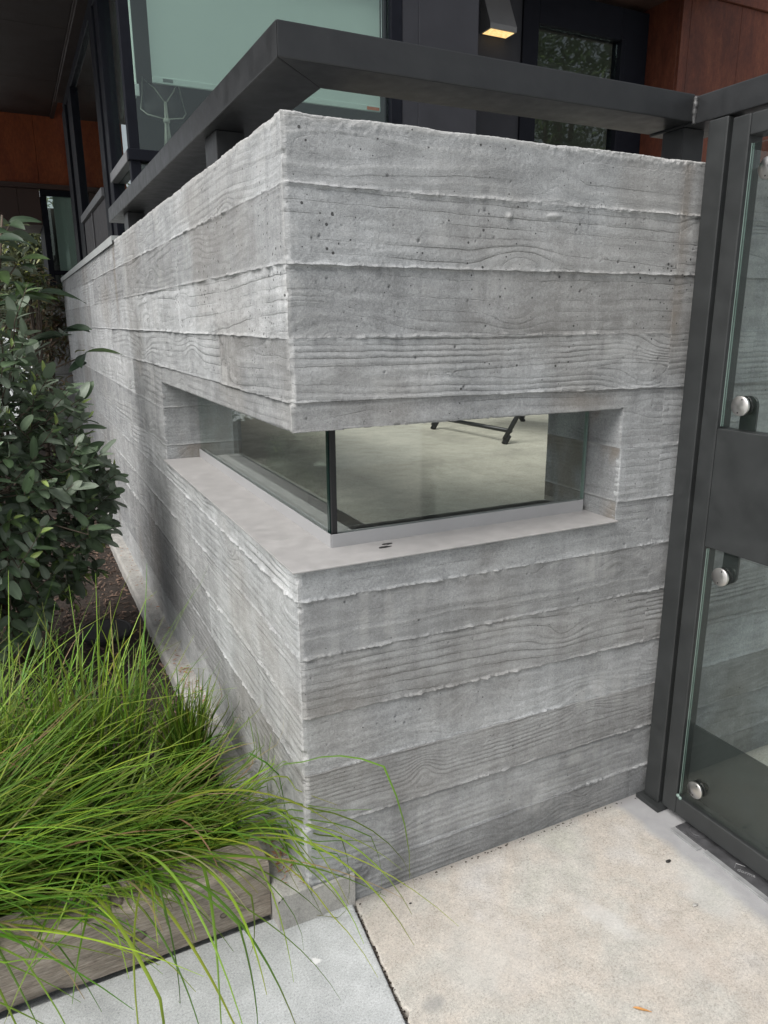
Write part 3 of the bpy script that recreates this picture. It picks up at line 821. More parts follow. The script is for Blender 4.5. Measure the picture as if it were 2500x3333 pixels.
def standoff(y, z, tab):
    bm = bmesh.new(); disc(bm, (1.0985, y, z), (-1, 0, 0), [(.0215, .0015), (.0245, .002), (.0248, .0075), (.0240, .0088), (.001, .0092)], 36)
    s = obj('bolt_cap', bm, M_SS, gate, True)
    s.data.polygons.foreach_set('use_smooth', [len(p.vertices) == 4 for p in s.data.polygons])
    bm = bmesh.new(); disc(bm, (1.0983, y, z), (-1, 0, 0), [(.024, 0), (.024, .0017)], 30); disc(bm, (1.1087, y, z), (1, 0, 0), [(.024, 0), (.024, .002)], 30)
    obj('washer', bm, M_BLACK, s)
    bm = bmesh.new(); disc(bm, (1.1108, y, z), (1, 0, 0), [(.0105, 0), (.0105, .022)], 20); obj('spacer', bm, M_SS, s, True)
    for a in (1.9, 4.9):
        bm = bmesh.new(); disc(bm, (1.0893, y+math.cos(a)*.017, z+math.sin(a)*.017), (-1, 0, 0), [(.0019, -.001), (.0019, .0002)], 10)
        obj('pin_hole', bm, M_BLACK, s)
    if tab:
        za, r = tab, .023; bm = bmesh.new(); sg = 1 if z > za else -1
        pl = [(y-r, za), (y-r, z)] + [(y-r*math.cos(t), z+sg*r*math.sin(t)) for t in np.linspace(0, math.pi, 14)[1:-1]] + [(y+r, z), (y+r, za)]
        f = bm.faces.new([bm.verts.new((1.1265, a, b)) for a, b in pl]); rr = bmesh.ops.extrude_face_region(bm, geom=[f])
        for v in rr['geom']:
            if isinstance(v, bmesh.types.BMVert): v.co.x = 1.1325
        bmesh.ops.recalc_face_normals(bm, faces=bm.faces); obj('mounting_tab', bm, M_STEEL, gate)
for y in (-.205, -1.03):
    standoff(y, 1.770, 1.852); standoff(y, 1.229, 1.164); standoff(y, .783, .852); standoff(y, .143, None)
bm = bmesh.new(); rg = random.Random(8)
for i in range(2): disc(bm, (1.0945, -.148+i*-.008, .088-i*.004), (-1, 0, .1), [(.006, -.003), (.0055, .001), (.002, .003)], 9)
obj('sealant_dab', bm, M_GLE, gate, True)

# metal threshold cover of the floor closer
cov = empty('floor_closer_cover', (1.08, -.3, 0), 'scuffed grey metal floor plate under the gate with a round pivot', 'floor plate')
def quad_plate(name, pts, z0, z1, m, parent, bev=.0008):
    bm = bmesh.new(); f = bm.faces.new([bm.verts.new((x, y, z0)) for x, y in pts]); r = bmesh.ops.extrude_face_region(bm, geom=[f])
    for v in r['geom']:
        if isinstance(v, bmesh.types.BMVert): v.co.z = z1
    bmesh.ops.recalc_face_normals(bm, faces=bm.faces)
    if bev: bmesh.ops.bevel(bm, geom=bm.edges[:], offset=bev, segments=1, affect='EDGES')
    return obj(name, bm, m, parent)
quad_plate('cover_plate', [(1.074, -.168), (1.062, -1.0), (1.165, -1.0), (1.165, -.168)], -.004, .0055, M_COVER, cov)
quad_plate('edge_strip', [(1.056, -.280), (1.044, -1.0), (1.0605, -1.0), (1.0725, -.280)], -.004, .0068, M_COVER2, cov)
quad_plate('end_plate', [(1.050, -.170), (1.048, -.268), (1.066, -.268), (1.068, -.170)], -.004, .0066, M_COVER2, cov)
bm = bmesh.new(); disc(bm, (1.112, -.215, .0056), (0, 0, 1), [(.030, 0), (.030, .0015), (.026, .0022), (.0255, .0004), (.021, .0004), (.020, .0025), (.001, .0028)], 32)
obj('pivot_ring', bm, M_COVER, cov, False)
cu = bpy.data.curves.new('lettering', 'FONT'); cu.body = 'dorma'; cu.size = .017; cu.extrude = .0003; cu.materials.append(M_COVER2)
tmp = bpy.data.objects.new('lettering', cu); me_ = bpy.data.meshes.new_from_object(tmp); bpy.data.objects.remove(tmp); to = bpy.data.objects.new('lettering', me_); COL.objects.link(to); to.parent = cov; to.location = Vector((1.079, -.372, .0061)) - cov.location; to.rotation_euler = (0, 0, rad(-62))
bm = bmesh.new(); tube(bm, [(1.083, -.362, .006), (1.100, -.352, .006), (1.112, -.372, .006)], .0006, 5); obj('emblem', bm, M_COVER2, cov)

# ------------------------------------------------------------------ terrace behind the wall
bm = bmesh.new(); box(bm, TH+.012, 9, TH+.012, 12, .70, .880)
o = obj('terrace_floor', bm, M_TERR); tag(o, 'weathered concrete terrace floor seen through the wall slot', None, None, 'structure')

def chair():
    c = empty('folding_chair', (1.75, 1.65, .9), 'black tubular metal folding chair standing on the terrace behind the slot', 'chair')
    z0 = .882; A = Vector((1.445, 1.90, z0)); Bp = Vector((1.497, 1.33, z0)); C_ = Vector((2.055, 1.93, z0)); D = Vector((2.10, 1.38, z0))
    upv = Vector((.30, .035, .43)); upw = Vector((-.30, -.035, .43))
    bm = bmesh.new(); tube(bm, [A+Vector((0, 0, .02)), A+upv], .0115, 10); obj('front_leg', bm, M_CHAIRM, c, True)
    bm = bmesh.new(); tube(bm, [Bp+Vector((0, 0, .02)), Bp+upv], .0115, 10); obj('front_leg', bm, M_CHAIRM, c, True)
    top = Vector((-.62, -.06, .87))
    bm = bmesh.new(); tube(bm, [C_+Vector((0, 0, .02)), C_+top], .0115, 10); obj('rear_leg', bm, M_CHAIRM, c, True)
    bm = bmesh.new(); tube(bm, [D+Vector((0, 0, .02)), D+top], .0115, 10); obj('rear_leg', bm, M_CHAIRM, c, True)
    bm = bmesh.new(); tube(bm, [A+upv*.13, Bp+upv*.13], .010, 10); obj('cross_bar', bm, M_CHAIRM, c, True)
    bm = bmesh.new(); tube(bm, [C_+top*.09, D+top*.09], .010, 10); obj('cross_bar', bm, M_CHAIRM, c, True)
    for p in (A, Bp, C_, D):
        bm = bmesh.new(); d = upv if p in (A, Bp) else top
        tube(bm, [p, p+d.normalized()*.045], .0145, 10); obj('rubber_foot', bm, M_BLACK, c, True)
    bm = bmesh.new(); box(bm, 1.52, 1.92, 1.40, 1.92, 1.335, 1.365, .01, 2); obj('seat', bm, M_CHAIRM, c)
    bm = bmesh.new(); box(bm, 1.46, 1.49, 1.36, 1.90, 1.58, 1.75, .008, 2); obj('backrest', bm, M_CHAIRM, c)
chair()

# ------------------------------------------------------------------ building behind
YB, XB = 3.05, .20
bld = empty('building', (2, 4, .9), 'dark framed building of tinted glass, plaster and rust-brown steel panels', 'building')
ZT = 3.46
# glass bay: frames
def fr(name, *d, m=M_FRAME, par=bld, bev=.003): return B(name, m, par, *d, bev=bev, seg=1)
fr('corner_mullion', XB, XB+.055, YB, YB+.06, 1.84, ZT)
fr('mullion', 1.79, 1.868, YB, YB+.09, 1.0, ZT)
w1 = fr('window_frame', XB+.0555, 1.7895, YB+.012, YB+.07, ZT-.08, ZT)
pane('glass_pane', M_GLB, w1, XB+.056, 1.789, YB+.035, YB+.047, 1.90, ZT-.081)
fr('transom', XB-.012, 1.789, YB-.016, YB+.034, 2.288, 2.345, m=M_FRAME, par=w1)
fr('bottom_rail', XB+.056, 1.789, YB+.012, YB+.07, 1.84, 1.899, par=w1)
# left flank of the bay (parallel to the wall)
w2 = fr('window_frame', XB+.012, XB+.07, YB+.0605, 6.9, ZT-.08, ZT-.001)
pane('glass_pane', M_GLB, w2, XB+.035, XB+.047, YB+.061, 3.80, 1.90, ZT-.082)
pane('glass_pane', M_GLB, w2, XB+.035, XB+.047, 4.34, 5.95, 2.30, ZT-.082)
fr('transom', XB-.014, XB+.034, YB+.035, 3.80, 2.286, 2.343, m=M_TRANS, par=w2)
fr('transom', XB-.014, XB+.034, 4.335, 5.95, 2.286, 2.343, m=M_TRANS, par=w2)
fr('transom', XB-.012, XB+.036, YB+.061, 3.80, 1.84, 1.8995, par=w2)
for (a, b, d) in ((3.80, 3.93, 0), (3.93, 4.12, .018), (4.12, 4.335, .006), (5.95, 6.25, .004), (6.25, 6.55, .022), (6.55, 6.9, 0)):
    fr('jamb', XB+d, XB+.075, a+.001, b-.001, 1.84, ZT-.082)
for (a, b) in ((4.337, 5.20), (5.212, 5.948)):
    fr('spandrel_panel', XB+.012, XB+.030, a, b, 1.84, 2.284, m=M_PANEL)
fr('latch_rod', XB+.000, XB+.010, 5.20, 5.211, 1.85, 2.33, m=M_TRANS)
# room inside
bm = bmesh.new()
box(bm, XB+.10, 1.87, 7.1, 7.2, .9, ZT); box(bm, XB+.08, 2.4, YB+.1, 7.2, ZT+.001, ZT+.1)
obj('room_wall', bm, M_DARKW, bld)
bm = bmesh.new(); box(bm, XB+.1, 1.87, YB+.1, 7.09, .905, .93); obj('room_floor', bm, M_ROOMF, bld)
bm = bmesh.new(); box(bm, 1.871, 1.985, YB+.004, YB+.22, .9, 4.2, .002); obj('column_return', bm, M_PLASTER, bld)
bm = bmesh.new(); box(bm, 1.986, 2.42, YB, 3.66, .9, 4.2, .003); obj('plaster_column', bm, M_PLASTER, bld)
bm = bmesh.new(); box(bm, 1.871, 1.985, YB+.221, 7.2, .9, 4.2); obj('party_wall', bm, M_DARKW, bld)
# roof edge over the bay
bm = bmesh.new(); box(bm, XB-.02, 2.0, YB-.04, 7.3, ZT+.11, 4.3, .004); obj('roof', bm, M_SOFFIT, bld)
# soffit on the left, panel by panel; extended out of view to shade the wall
for (a, b) in ((3.4, 5.3), (5.303, 6.7), (6.703, 8.04)):
    bm = bmesh.new(); box(bm, -4.5, .165, a, b, 3.60, 3.64, .002); obj('soffit_panel', bm, M_SOFFIT, bld)
    bm = bmesh.new(); box(bm, .168, XB+.01, a, b, 3.585, 3.64, .002); obj('soffit_trim', bm, M_SOFFIT, bld)
bm = bmesh.new(); box(bm, -4.5, XB-.03, 3.4, 8.04, 3.645, 4.3, .004); obj('roof_fascia', bm, M_SOFFIT, bld)
# far wing: orange corten band, lip, dark panels, window with a shade
YF = 8.05
for (a, b) in ((-.44, -.010), (-.006, .46), (.464, 1.0)):
    bm = bmesh.new(); box(bm, a, b, YF, YF+.05, 2.915, 3.90, .002); obj('corten_panel', bm, M_CORO, bld)
bm = bmesh.new(); box(bm, -.44, 1.0, YF+.06, YF+.3, 2.93, 4.3); obj('wing_wall', bm, M_BROWN, bld)
bm = bmesh.new(); box(bm, -.44, 1.0, YF-.05, YF+.05, 2.862, 2.912, .003); obj('drip_lip', bm, M_BROWN, bld)
for (a, b) in ((-.44, -.247), (-.244, -.020)):
    bm = bmesh.new(); box(bm, a, b, YF+.01, YF+.04, 2.49, 2.860, .002); obj('dark_panel', bm, M_BROWN, bld)
bm = bmesh.new(); box(bm, -.44, -.02, YF+.041, YF+.9, 2.49, 2.9, .002); obj('overhang_block', bm, M_BROWN, bld)
w3 = fr('window_frame', -.015, .55, YF+.0, YF+.07, 2.80, 2.861)
fr('jamb', -.015, .045, YF, YF+.9, 1.2, 2.799, par=w3)
fr('transom', .046, .55, YF+.005, YF+.06, 1.965, 2.010, par=w3)
pane('glass_pane', M_GLB, w3, .046, .55, YF+.03, YF+.04, 1.2, 2.799)
fr('room_side', .55, .6, YF, YF+2, 1.0, 2.9, m=M_DARKW, par=w3); fr('room_back', -.0, .549, YF+.91, YF+1.0, 1.0, 2.79, m=M_DARKW, par=w3)
# entrance recess: wall, door, corten return and front
YD = 3.6
bm = bmesh.new(); box(bm, 2.421, 3.155, YD, YD+.1, .9, 4.2); obj('recess_wall', bm, M_PLASTER, bld)
door = fr('door_frame', 3.156, 3.30, YD-.02, YD+.08, .9, 3.80)
fr('head_bar', 3.3005, 4.105, YD-.02, YD+.08, 3.575, 3.80, par=door)
fr('stile', 4.1055, 4.385, YD-.02, YD+.08, .9, 3.80, par=door)
fr('stile', 4.10, 4.14, YD-.035, YD-.021, .9, 3.58, par=door)
pane('glass_pane', M_GLB, door, 3.301, 4.105, YD+.02, YD+.032, .92, 3.574)
fr('bottom_rail', 3.3005, 4.1045, YD-.01, YD+.07, .9, .919, par=door)
bm = bmesh.new(); box(bm, 2.6, 14.0, 7, 7.1, .7, 4.9); box(bm, 2.45, 2.5, YD+.2, 7, .9, 4.2); box(bm, 2.6, 14, 3.95, 6.99, 4.62, 4.7); box(bm, 14, 14.1, 3.4, 7, .7, 4.6); obj('hall_wall', bm, M_DARKW, bld)
bm = bmesh.new(); box(bm, 2.43, 4.7, 2.9, 3.9, 3.84, 4.6, .003); obj('entrance_soffit', bm, M_BROWN, bld)
YC = 3.27
bm = bmesh.new(); box(bm, 4.39, 4.43, YC+.003, YD+.2, .9, 3.93, .002); obj('corten_panel', bm, M_COR, bld)
xs = [4.388, 4.475, 5.03, 5.60, 6.2, 6.9]
for a, b in zip(xs, xs[1:]):
    bm = bmesh.new(); box(bm, a+.0015, b-.0015, YC-.03, YC, .9, 3.84, .002); obj('corten_panel', bm, M_COR, bld)
    bm = bmesh.new(); box(bm, a+.0015, b-.0015, YC-.03, YC, 3.90, 4.5, .002); obj('corten_panel', bm, M_COR, bld)
bm = bmesh.new(); box(bm, 4.386, 6.9, YC-.05, YC, 3.845, 3.895, .002); obj('corten_trim', bm, M_COR, bld)

# roller shades
def roller(name, x0, x1, y, z0, z1, label, along='x', sticker=None):
    s = empty(name, (x0, y, z0), label, 'roller shade')
    if along == 'x':
        bm = bmesh.new(); box(bm, x0, x1, y, y+.003, z0+.035, z1); obj('shade_fabric', bm, M_SHADE, s)
        bm = bmesh.new(); box(bm, x0, x1, y-.008, y+.010, z0, z0+.034, .006, 3); bb = obj('bottom_bar', bm, M_SHADE, s)
        bm = bmesh.new(); tube(bm, [(x1+.012, y, z0+.1), (x1+.012, y, z1)], .003, 6); obj('bead_chain', bm, M_WHITE, s)
        if sticker:
            bm = bmesh.new()
            for i in range(4): box(bm, sticker, sticker+.055, y-.0095, y-.0085, z0+.010+i*.0045, z0+.0125+i*.0045)
            obj('print_line', bm, M_PRINT, bb)
    else:
        bm = bmesh.new(); box(bm, x0, x0+.003, y, along, z0+.035, z1); obj('shade_fabric', bm, M_SHADE, s)
        bm = bmesh.new(); box(bm, x0-.008, x0+.010, y, along, z0, z0+.034, .006, 3); obj('bottom_bar', bm, M_SHADE, s)
        B('end_cap', M_WHITE, s, x0-.011, x0+.014, y-.012, y-.001, z0-.012, z0+.05, bev=.004)
    return s
s1 = roller('roller_shade', .365, 1.755, YB+.085, 2.705, ZT-.02, 'pale green roller shade filling the big bay window, label printed on its bar', 'x', .42)
B('sticker', M_ORANGE, s1, 1.66, 1.745, YB+.0745, YB+.0762, 2.712, 2.730, bev=0)
roller('roller_shade', XB+.09, 0, YB+.16, 2.66, ZT-.02, 'narrow pale roller shade on the bay flank, seen edge-on beside the corner mullion', 4.0)
roller('roller_shade', .115, .54, YF+.10, 1.0, 2.86, 'pale shade in the far window under the orange steel panels')

# macrame plant hanger behind the glass
mh = empty('plant_hanger', (.455, 3.35, 2.3), 'cream macrame plant hanger with a dark pot hanging in the bay window', 'plant hanger')
bm = bmesh.new(); disc(bm, (.455, 3.38, 2.60), (0, 0, 1), [(.07, 0), (.098, .03), (.104, .09), (.092, .16), (.088, .165)], 24); obj('pot', bm, M_POT, mh, True)
bm = bmesh.new()
for sx in (-1, 1):
    tube(bm, [(.455+sx*.09, 3.37, 2.78), (.455+sx*.055, 3.28, 2.72), (.455+sx*.008, 3.27, 2.655)], .0035, 6)
    tube(bm, [(.455+sx*.10, 3.38, 2.80), (.455+sx*.112, 3.36, 2.70), (.455+sx*.128, 3.34, 2.62), (.455+sx*.10, 3.30, 2.585), (.455, 3.28, 2.565)], .0042, 6)
rg = random.Random(4)
for i in range(22):
    a = rg.uniform(0, 6.28); r = .012
    tube(bm, [(.455+math.cos(a)*r*.5, 3.275+math.sin(a)*r*.4, 2.655), (.455+math.cos(a)*r, 3.275+math.sin(a)*r*.6, 2.52), (.455+math.cos(a)*r*1.6+rg.uniform(-.008, .008), 3.275+math.sin(a)*r, 2.38+rg.uniform(-.06, .02))], .0022, 5)
obj('cord', bm, M_ROPE, mh, True)
bm = bmesh.new(); disc(bm, (.455, 3.275, 2.545), (0, 0, 1), [(.017, 0), (.020, .012), (.017, .024)], 14); obj('knot', bm, M_ROPE, mh, True)

# wall lamp
lamp = empty('wall_lamp', (2.95, YD, 3.45), 'grey wedge-shaped wall lamp with a lit warm lens beside the entrance door', 'lamp')
lx0, lx1, lz, ly = 2.79, 3.02, 3.435, .13
bm = bmesh.new()
v = [bm.verts.new(p) for p in ((lx0, YD, lz), (lx1, YD, lz), (lx1, YD-ly, lz+.0), (lx0, YD-ly, lz+.0), (lx0, YD, lz+.30), (lx1, YD, lz+.30), (lx1, YD-ly, lz+.035), (lx0, YD-ly, lz+.035))]
for f in ((0, 1, 2, 3), (3, 2, 6, 7), (7, 6, 5, 4), (1, 5, 6, 2), (0, 3, 7, 4), (0, 4, 5, 1)): bm.faces.new([v[i] for i in f])
bmesh.ops.recalc_face_normals(bm, faces=bm.faces); bmesh.ops.bevel(bm, geom=bm.edges[:], offset=.002, segments=1, affect='EDGES')
hsg = obj('lamp_housing', bm, M_LAMPB, lamp)
m, n, p, o_ = mat('lit_warm_lens'); P = geo(n); v_ = nd(n, 'ShaderNodeTexVoronoi'); v_.inputs['Scale'].default_value = 55; n.links.new(P, v_.inputs['Vector'])
n.links.new(ramp(n, v_.outputs['Distance'], [(.1, (1.0, .86, .42)), (.7, (1, .58, .20))]), p.inputs['Emission Color']); p.inputs['Emission Strength'].default_value = .62
p.inputs['Base Color'].default_value = (.6, .5, .3, 1)
B('lens', m, lamp, lx0+.015, lx1-.015, YD-ly+.012, YD-.012, lz-.003, lz-.0005, bev=0)

# ------------------------------------------------------------------ planting bed
bm = bmesh.new(); nx, ny = 70, 90; g_ = []
for i in range(nx+1):
    for j in range(ny+1):
        x = -3 + i*(2.925/nx); y = .155 + j*(7.8/ny)
        z = .035 + .05*(float(fbm(x*2.2, y*2.2, 71))-.5) + .02*(float(vn(x*14, y*14, 72))-.5) + max(0, y-3)*.03
        g_.append(bm.verts.new((x, y, z)))
for i in range(nx):
    for j in range(ny):
        a = i*(ny+1)+j; bm.faces.new((g_[a], g_[a+ny+1], g_[a+ny+2], g_[a+1]))
o = obj('soil', bm, M_SOIL, None, True); tag(o, 'dark soil of the planting bed along the wall', None, None, 'structure')

def chips(N, seed):
    r = np.random.RandomState(seed); P = []; Q = []; Cc = []
    for i in range(N):
        y = .2 + 5.5*r.rand()**1.3; x = -.085 - .95*r.rand()
        z = .035 + .05*(float(fbm(x*2.2, y*2.2, 71))-.5) + max(0, y-3)*.03 + .006*r.rand() + .004
        L = .010+.036*r.rand()**2; w = .004+.008*r.rand(); a = r.rand()*6.28; t = r.normal(0, .25)
        e = Euler((r.normal(0, .3), t, a)).to_matrix(); b = len(P)
        for sx, sy, sz in ((-1, -1, -.4), (1, -.7, -.4), (1, .8, -.4), (-1, 1, -.4), (-.8, -.8, .4), (.9, -.6, .4), (.8, .7, .4), (-.9, .7, .4)):
            q = e @ Vector((sx*L/2, sy*w/2, sz*w*.5)); P.append((x+q.x, y+q.y, z+q.z))
        for f in ((4, 5, 6, 7), (0, 1, 5, 4), (1, 2, 6, 5), (2, 3, 7, 6), (3, 0, 4, 7)): Q.append([b+i_ for i_ in f])
        t = r.rand()**1.5; c = (.045+.19*t, .032+.125*t, .024+.095*t, 1); Cc += [c]*8
    o = mesh_np('bark_mulch', np.array(P), np.array(Q), M_CHIP, None, np.array(Cc), 'col', False)
    tag(o, 'loose brown bark mulch chips scattered over the planting bed', None, None, 'stuff')
chips(5200, 3)

# dry leaf litter caught on the footing ledge
def litter(N, seed):
    r = np.random.RandomState(seed); P = []; Q = []; Cc = []
    for i in range(N):
        y = r.choice([r.normal(1.15, .18), r.normal(.12, .06), r.uniform(.1, 3.2)]); x = -.062+.055*r.rand(); y = max(.0, y)
        z = .101+.006*r.rand(); L = .008+.022*r.rand(); w = .0012+.004*r.rand(); a = r.rand()*6.28; b = len(P)
        d = Vector((math.cos(a), math.sin(a), r.normal(0, .15))); s = Vector((-math.sin(a), math.cos(a), r.normal(0, .3)))
        c0 = Vector((x, y, z))
        for q in (c0-d*L/2, c0+s*w/2+Vector((0, 0, .002)), c0+d*L/2, c0-s*w/2): P.append(tuple(q))
        Q.append([b, b+1, b+2, b+3]); t = r.rand(); c = (.20+.20*t, .10+.10*t, .05+.06*t, 1); Cc += [c]*4
    o = mesh_np('leaf_litter', np.array(P), np.array(Q), M_CHIP, None, np.array(Cc), 'col', False)
    tag(o, 'dry brown leaf scraps lying on the footing ledge', None, None, 'stuff')
litter(260, 9)

# valve lid half hidden in the bed
vb = empty('valve_lid', (-.26, 1.95, .05), 'dark oval plastic valve lid sunk in the mulch behind the grass', 'lid')
bm = bmesh.new(); disc(bm, (-.26, 1.95, .04), (.05, -.08, 1), [(.12, 0), (.12, .02), (.108, .026), (.104, .022), (.001, .024)], 32); obj('lid_plate', bm, M_BLACK, vb)

# timber edging
tim = empty('timber_edging', (-1, .1, 0), 'weathered grey-brown landscape timber edging the planting bed', 'timber')
xs = np.concatenate([np.linspace(-2.6, -.75, 40)[:-1], np.linspace(-.75, -.084, 150)])
prof = []
w0, w1_, zt = .0495, .160, .155; cr = .007
for t in np.linspace(0, 1, 14): prof.append((w0, .003+(zt-cr-.003)*t))
for t in np.linspace(0, math.pi/2, 5)[1:]: prof.append((w0+cr-cr*math.cos(t), zt-cr+cr*math.sin(t)))
for t in np.linspace(0, 1, 12)[1:]: prof.append((w0+cr+(w1_-w0-2*cr)*t, zt))
for t in np.linspace(0, math.pi/2, 4)[1:]: prof.append((w1_-cr+cr*math.sin(t), zt-cr+cr*math.cos(t)))
prof.append((w1_, .003))
pr = np.array(prof); PP = np.zeros((len(xs), len(pr), 3))
for i, x in enumerate(xs):
    a = 2.2*pr[:, 1]+pr[:, 0]
    d = .0045*(fbm(x*3+a*0, a*60, 81, 3)-.5) + .0018*(vn(x*14, a*220, 82)-.5)
    chip = .006*sst(.66, .86, vn(x*9, 3, 83))*np.exp(-((pr[:, 1]-zt)**2+(pr[:, 0]-w0)**2)/.012**2)
    foot = .010*sst(.45, .8, vn(x*6.5, 1, 84))*np.exp(-(pr[:, 1]-.0)**2/.014**2)
    PP[i] = np.stack([np.full(len(pr), x + (.002*float(vn(0, 1, 85)) if i == len(xs)-1 else 0)), pr[:, 0]+d+chip*.6+foot, pr[:, 1]+d*.5-chip*.6], -1)
n, m_ = PP.shape[:2]; idx = np.arange(n*m_).reshape(n, m_)
q = np.stack([idx[:-1, :-1], idx[1:, :-1], idx[1:, 1:], idx[:-1, 1:]], -1).reshape(-1, 4)
mesh_np('beam', PP.reshape(-1, 3), q, M_TIMBER, tim)
bm = bmesh.new(); bm.faces.new([bm.verts.new(p) for p in PP[-1]]); obj('end_grain', bm, M_TIMBER, tim)

# ------------------------------------------------------------------ grass tussocks
def sst1(a, b, x):
    t = min(1, max(0, (x-a)/(b-a))); return t*t*(3-2*t)
def surface(x, y):
    if y < .0475: return 0.0 if x < JX(y) else .002
    if x > -.084 and y < 6: return .10
    if y < .162 and x < -.082: return .156
    return .05
def tussock(label, cx, cy, rx, ry, n, seed, lmin, lmax, az0, azs, th0, th1, bright=1.0, wid=(.0042, .0076), kink=.18, seg=11):
    r = random.Random(seed); P, Q, Cc = [], [], []
    t = empty('grass_tussock', (cx, cy, .05), label, 'ornamental grass', 'grass tussocks in the bed')
    for b in range(n):
        a = r.uniform(0, 6.283); q = math.sqrt(r.random()); x, y = cx+rx*q*math.cos(a), cy+ry*q*math.sin(a)
        z = .045; L = r.uniform(lmin, lmax)*(1 if r.random() > .1 else 1.18)
        az = r.gauss(az0, azs) if r.random() > .12 else r.uniform(0, 6.283)
        ths = max(.02, r.gauss(th0, .22)); the = max(ths+.1, r.gauss(th1, .40)); pw = r.uniform(.8, 1.7)
        kk = r.uniform(.45, .85) if r.random() < kink else 9; kd = r.uniform(.5, 1.3)*r.choice((1, 1, -.4)); tw = r.gauss(0, .35)
        w = r.uniform(*wid); p = Vector((x, y, z)); base = len(P); ds = L/seg
        g = r.random(); old = r.random() < .05
        c0 = (.075+.165*g*g, .150+.215*g*g, .012+.026*g)
        if old: c0 = (.24, .19, .09)
        c0 = tuple(v*bright*r.uniform(.8, 1.2) for v in c0)
        brt = 1 if r.random() < .3 else 0
        for i in range(seg+1):
            s = i/seg; th = ths + (the-ths)*s**pw
            if s > kk: th += kd
            azz = az + tw*s
            d = Vector((math.sin(th)*math.cos(azz), math.sin(th)*math.sin(azz), math.cos(th)))
            sd2 = Vector((-math.sin(azz), math.cos(azz), 0))
            nn = d.cross(sd2)
            ww = w*(1 if s < .55 else 1-.80*((s-.55)/.45)**1.3)*(.75+.25*min(1, s*5))*.5
            P.append(tuple(p - sd2*ww)); P.append(tuple(p + nn*ww*.35)); P.append(tuple(p + sd2*ww))
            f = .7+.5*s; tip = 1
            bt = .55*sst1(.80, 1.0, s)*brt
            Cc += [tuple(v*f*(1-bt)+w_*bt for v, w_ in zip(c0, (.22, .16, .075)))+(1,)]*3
            p = p + d*ds
            fl = surface(p.x, p.y)+.003+.004*(b % 5)*.3
            if p.z < fl: p.z = fl
            if p.x > -.012 and p.y > -.012 and p.z > .09: 
                if p.y > .03: p.x = -.012
                else: p.y = min(p.y, -.014)
        for i in range(seg):
            k = base+3*i
            Q.append([k, k+1, k+4, k+3]); Q.append([k+1, k+2, k+5, k+4])
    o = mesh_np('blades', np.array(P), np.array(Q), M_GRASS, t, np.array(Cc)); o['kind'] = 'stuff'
    return t
tussock('lush green grass tussock sprawling over the timber, nearest the wall corner', -.42, .38, .12, .10, 430, 11, .28, .50, -.40, .85, .90, 1.9, kink=.35)
tussock('bright grass tussock sprawling rightward over the timber at the picture edge', -.92, .40, .18, .15, 620, 12, .44, .80, -.03, .48, .95, 1.75, kink=.35)
tussock('upright green grass tussock standing against the footing ledge', -.165, .62, .050, .11, 260, 13, .22, .38, -1.2, 1.6, .12, .62, .80, kink=.10)
tussock('thin upright grass tussock in the middle of the bed behind the sprawling grass', -.44, .72, .20, .12, 190, 14, .28, .56, .6, 1.8, .22, .75, .95, kink=.08)
tussock('loose grass tussock under the leafy shrub at the picture edge', -.80, .78, .16, .15, 300, 15, .34, .56, -.1, 1.0, .45, 1.20, 1.0, kink=.15)
tussock('tall stiff pale grass blades standing sparsely in front of the mulch', -.52, .70, .26, .10, 70, 18, .48, .70, -.1, 1.3, .22, .48, 1.35, wid=(.0036, .0050), kink=.12)
tussock('few long grass blades hanging over the timber onto the grey slab', -.32, .25, .24, .04, 30, 16, .60, .90, -1.15, .40, .70, 2.4, 1.05, kink=.5, seg=16)
tussock('few long grass blades reaching across the wall corner', -.22, .32, .06, .06, 44, 17, .44, .70, -.55, .32, .75, 1.9, 1.1, kink=.45, seg=14)

# ------------------------------------------------------------------ shrubs
def leaf_mesh(name, L, Wd, c, seed, curl=.25, fold=.22, tooth=0.0, pointed=1.0):
    r = random.Random(seed); P, Q, Cc = [], [], []; ns = 8
    ys = (-1, -.55, 0, .55, 1)
    for i in range(ns+1):
        t = i/ns; w = Wd/2*(math.sin(math.pi*min(1, t**.85*1.0)))**(.62*pointed)*(1-.12*t)
        w = max(w, .0004)
        if tooth and i % 2: w *= 1-tooth
        for s in ys:
            x = L*t; y = w*s; z = fold*abs(s)*w - curl*L*t*t + .012*L*math.sin(7*t+s*2+seed)
            P.append((x, y, z)); k = 1.0 + (.28 if s == 0 else 0) + .05*math.sin(13*t+s*5)
            Cc.append((c[0]*k, c[1]*k, c[2]*k, 1))
    for i in range(ns):
        for j in range(4):
            a = i*5+j; Q.append([a, a+5, a+6, a+1])
    me = mesh_tmp(name, P, Q, Cc); me.materials.append(M_LEAF)
    return me, np.array(P), np.array(Q), np.array(Cc)
def mesh_tmp(name, P, Q, Cc):
    o = mesh_np(name, np.array(P), np.array(Q), None, None, np.array(Cc)); me = o.data; bpy.data.objects.remove(o); return me

GR = [(.150, .205, .130), (.110, .165, .090), (.195, .240, .180), (.078, .125, .062)]
YG = [(.22, .31, .085), (.27, .36, .10)]
oldleaf = [leaf_mesh('leaf', .064+.007*(i % 4), .035+.003*(i % 3), GR[i % 4], i, .08+.07*(i % 3), .10, 0, .72) for i in range(8)]
newleaf = [leaf_mesh('leaf', .045+.006*i, .017+.003*i, YG[i % 2], 20+i, .2, .4) for i in range(3)]
midleaf = [leaf_mesh('leaf', .055, .026, (.095, .15, .055), 30, .15, .3)]

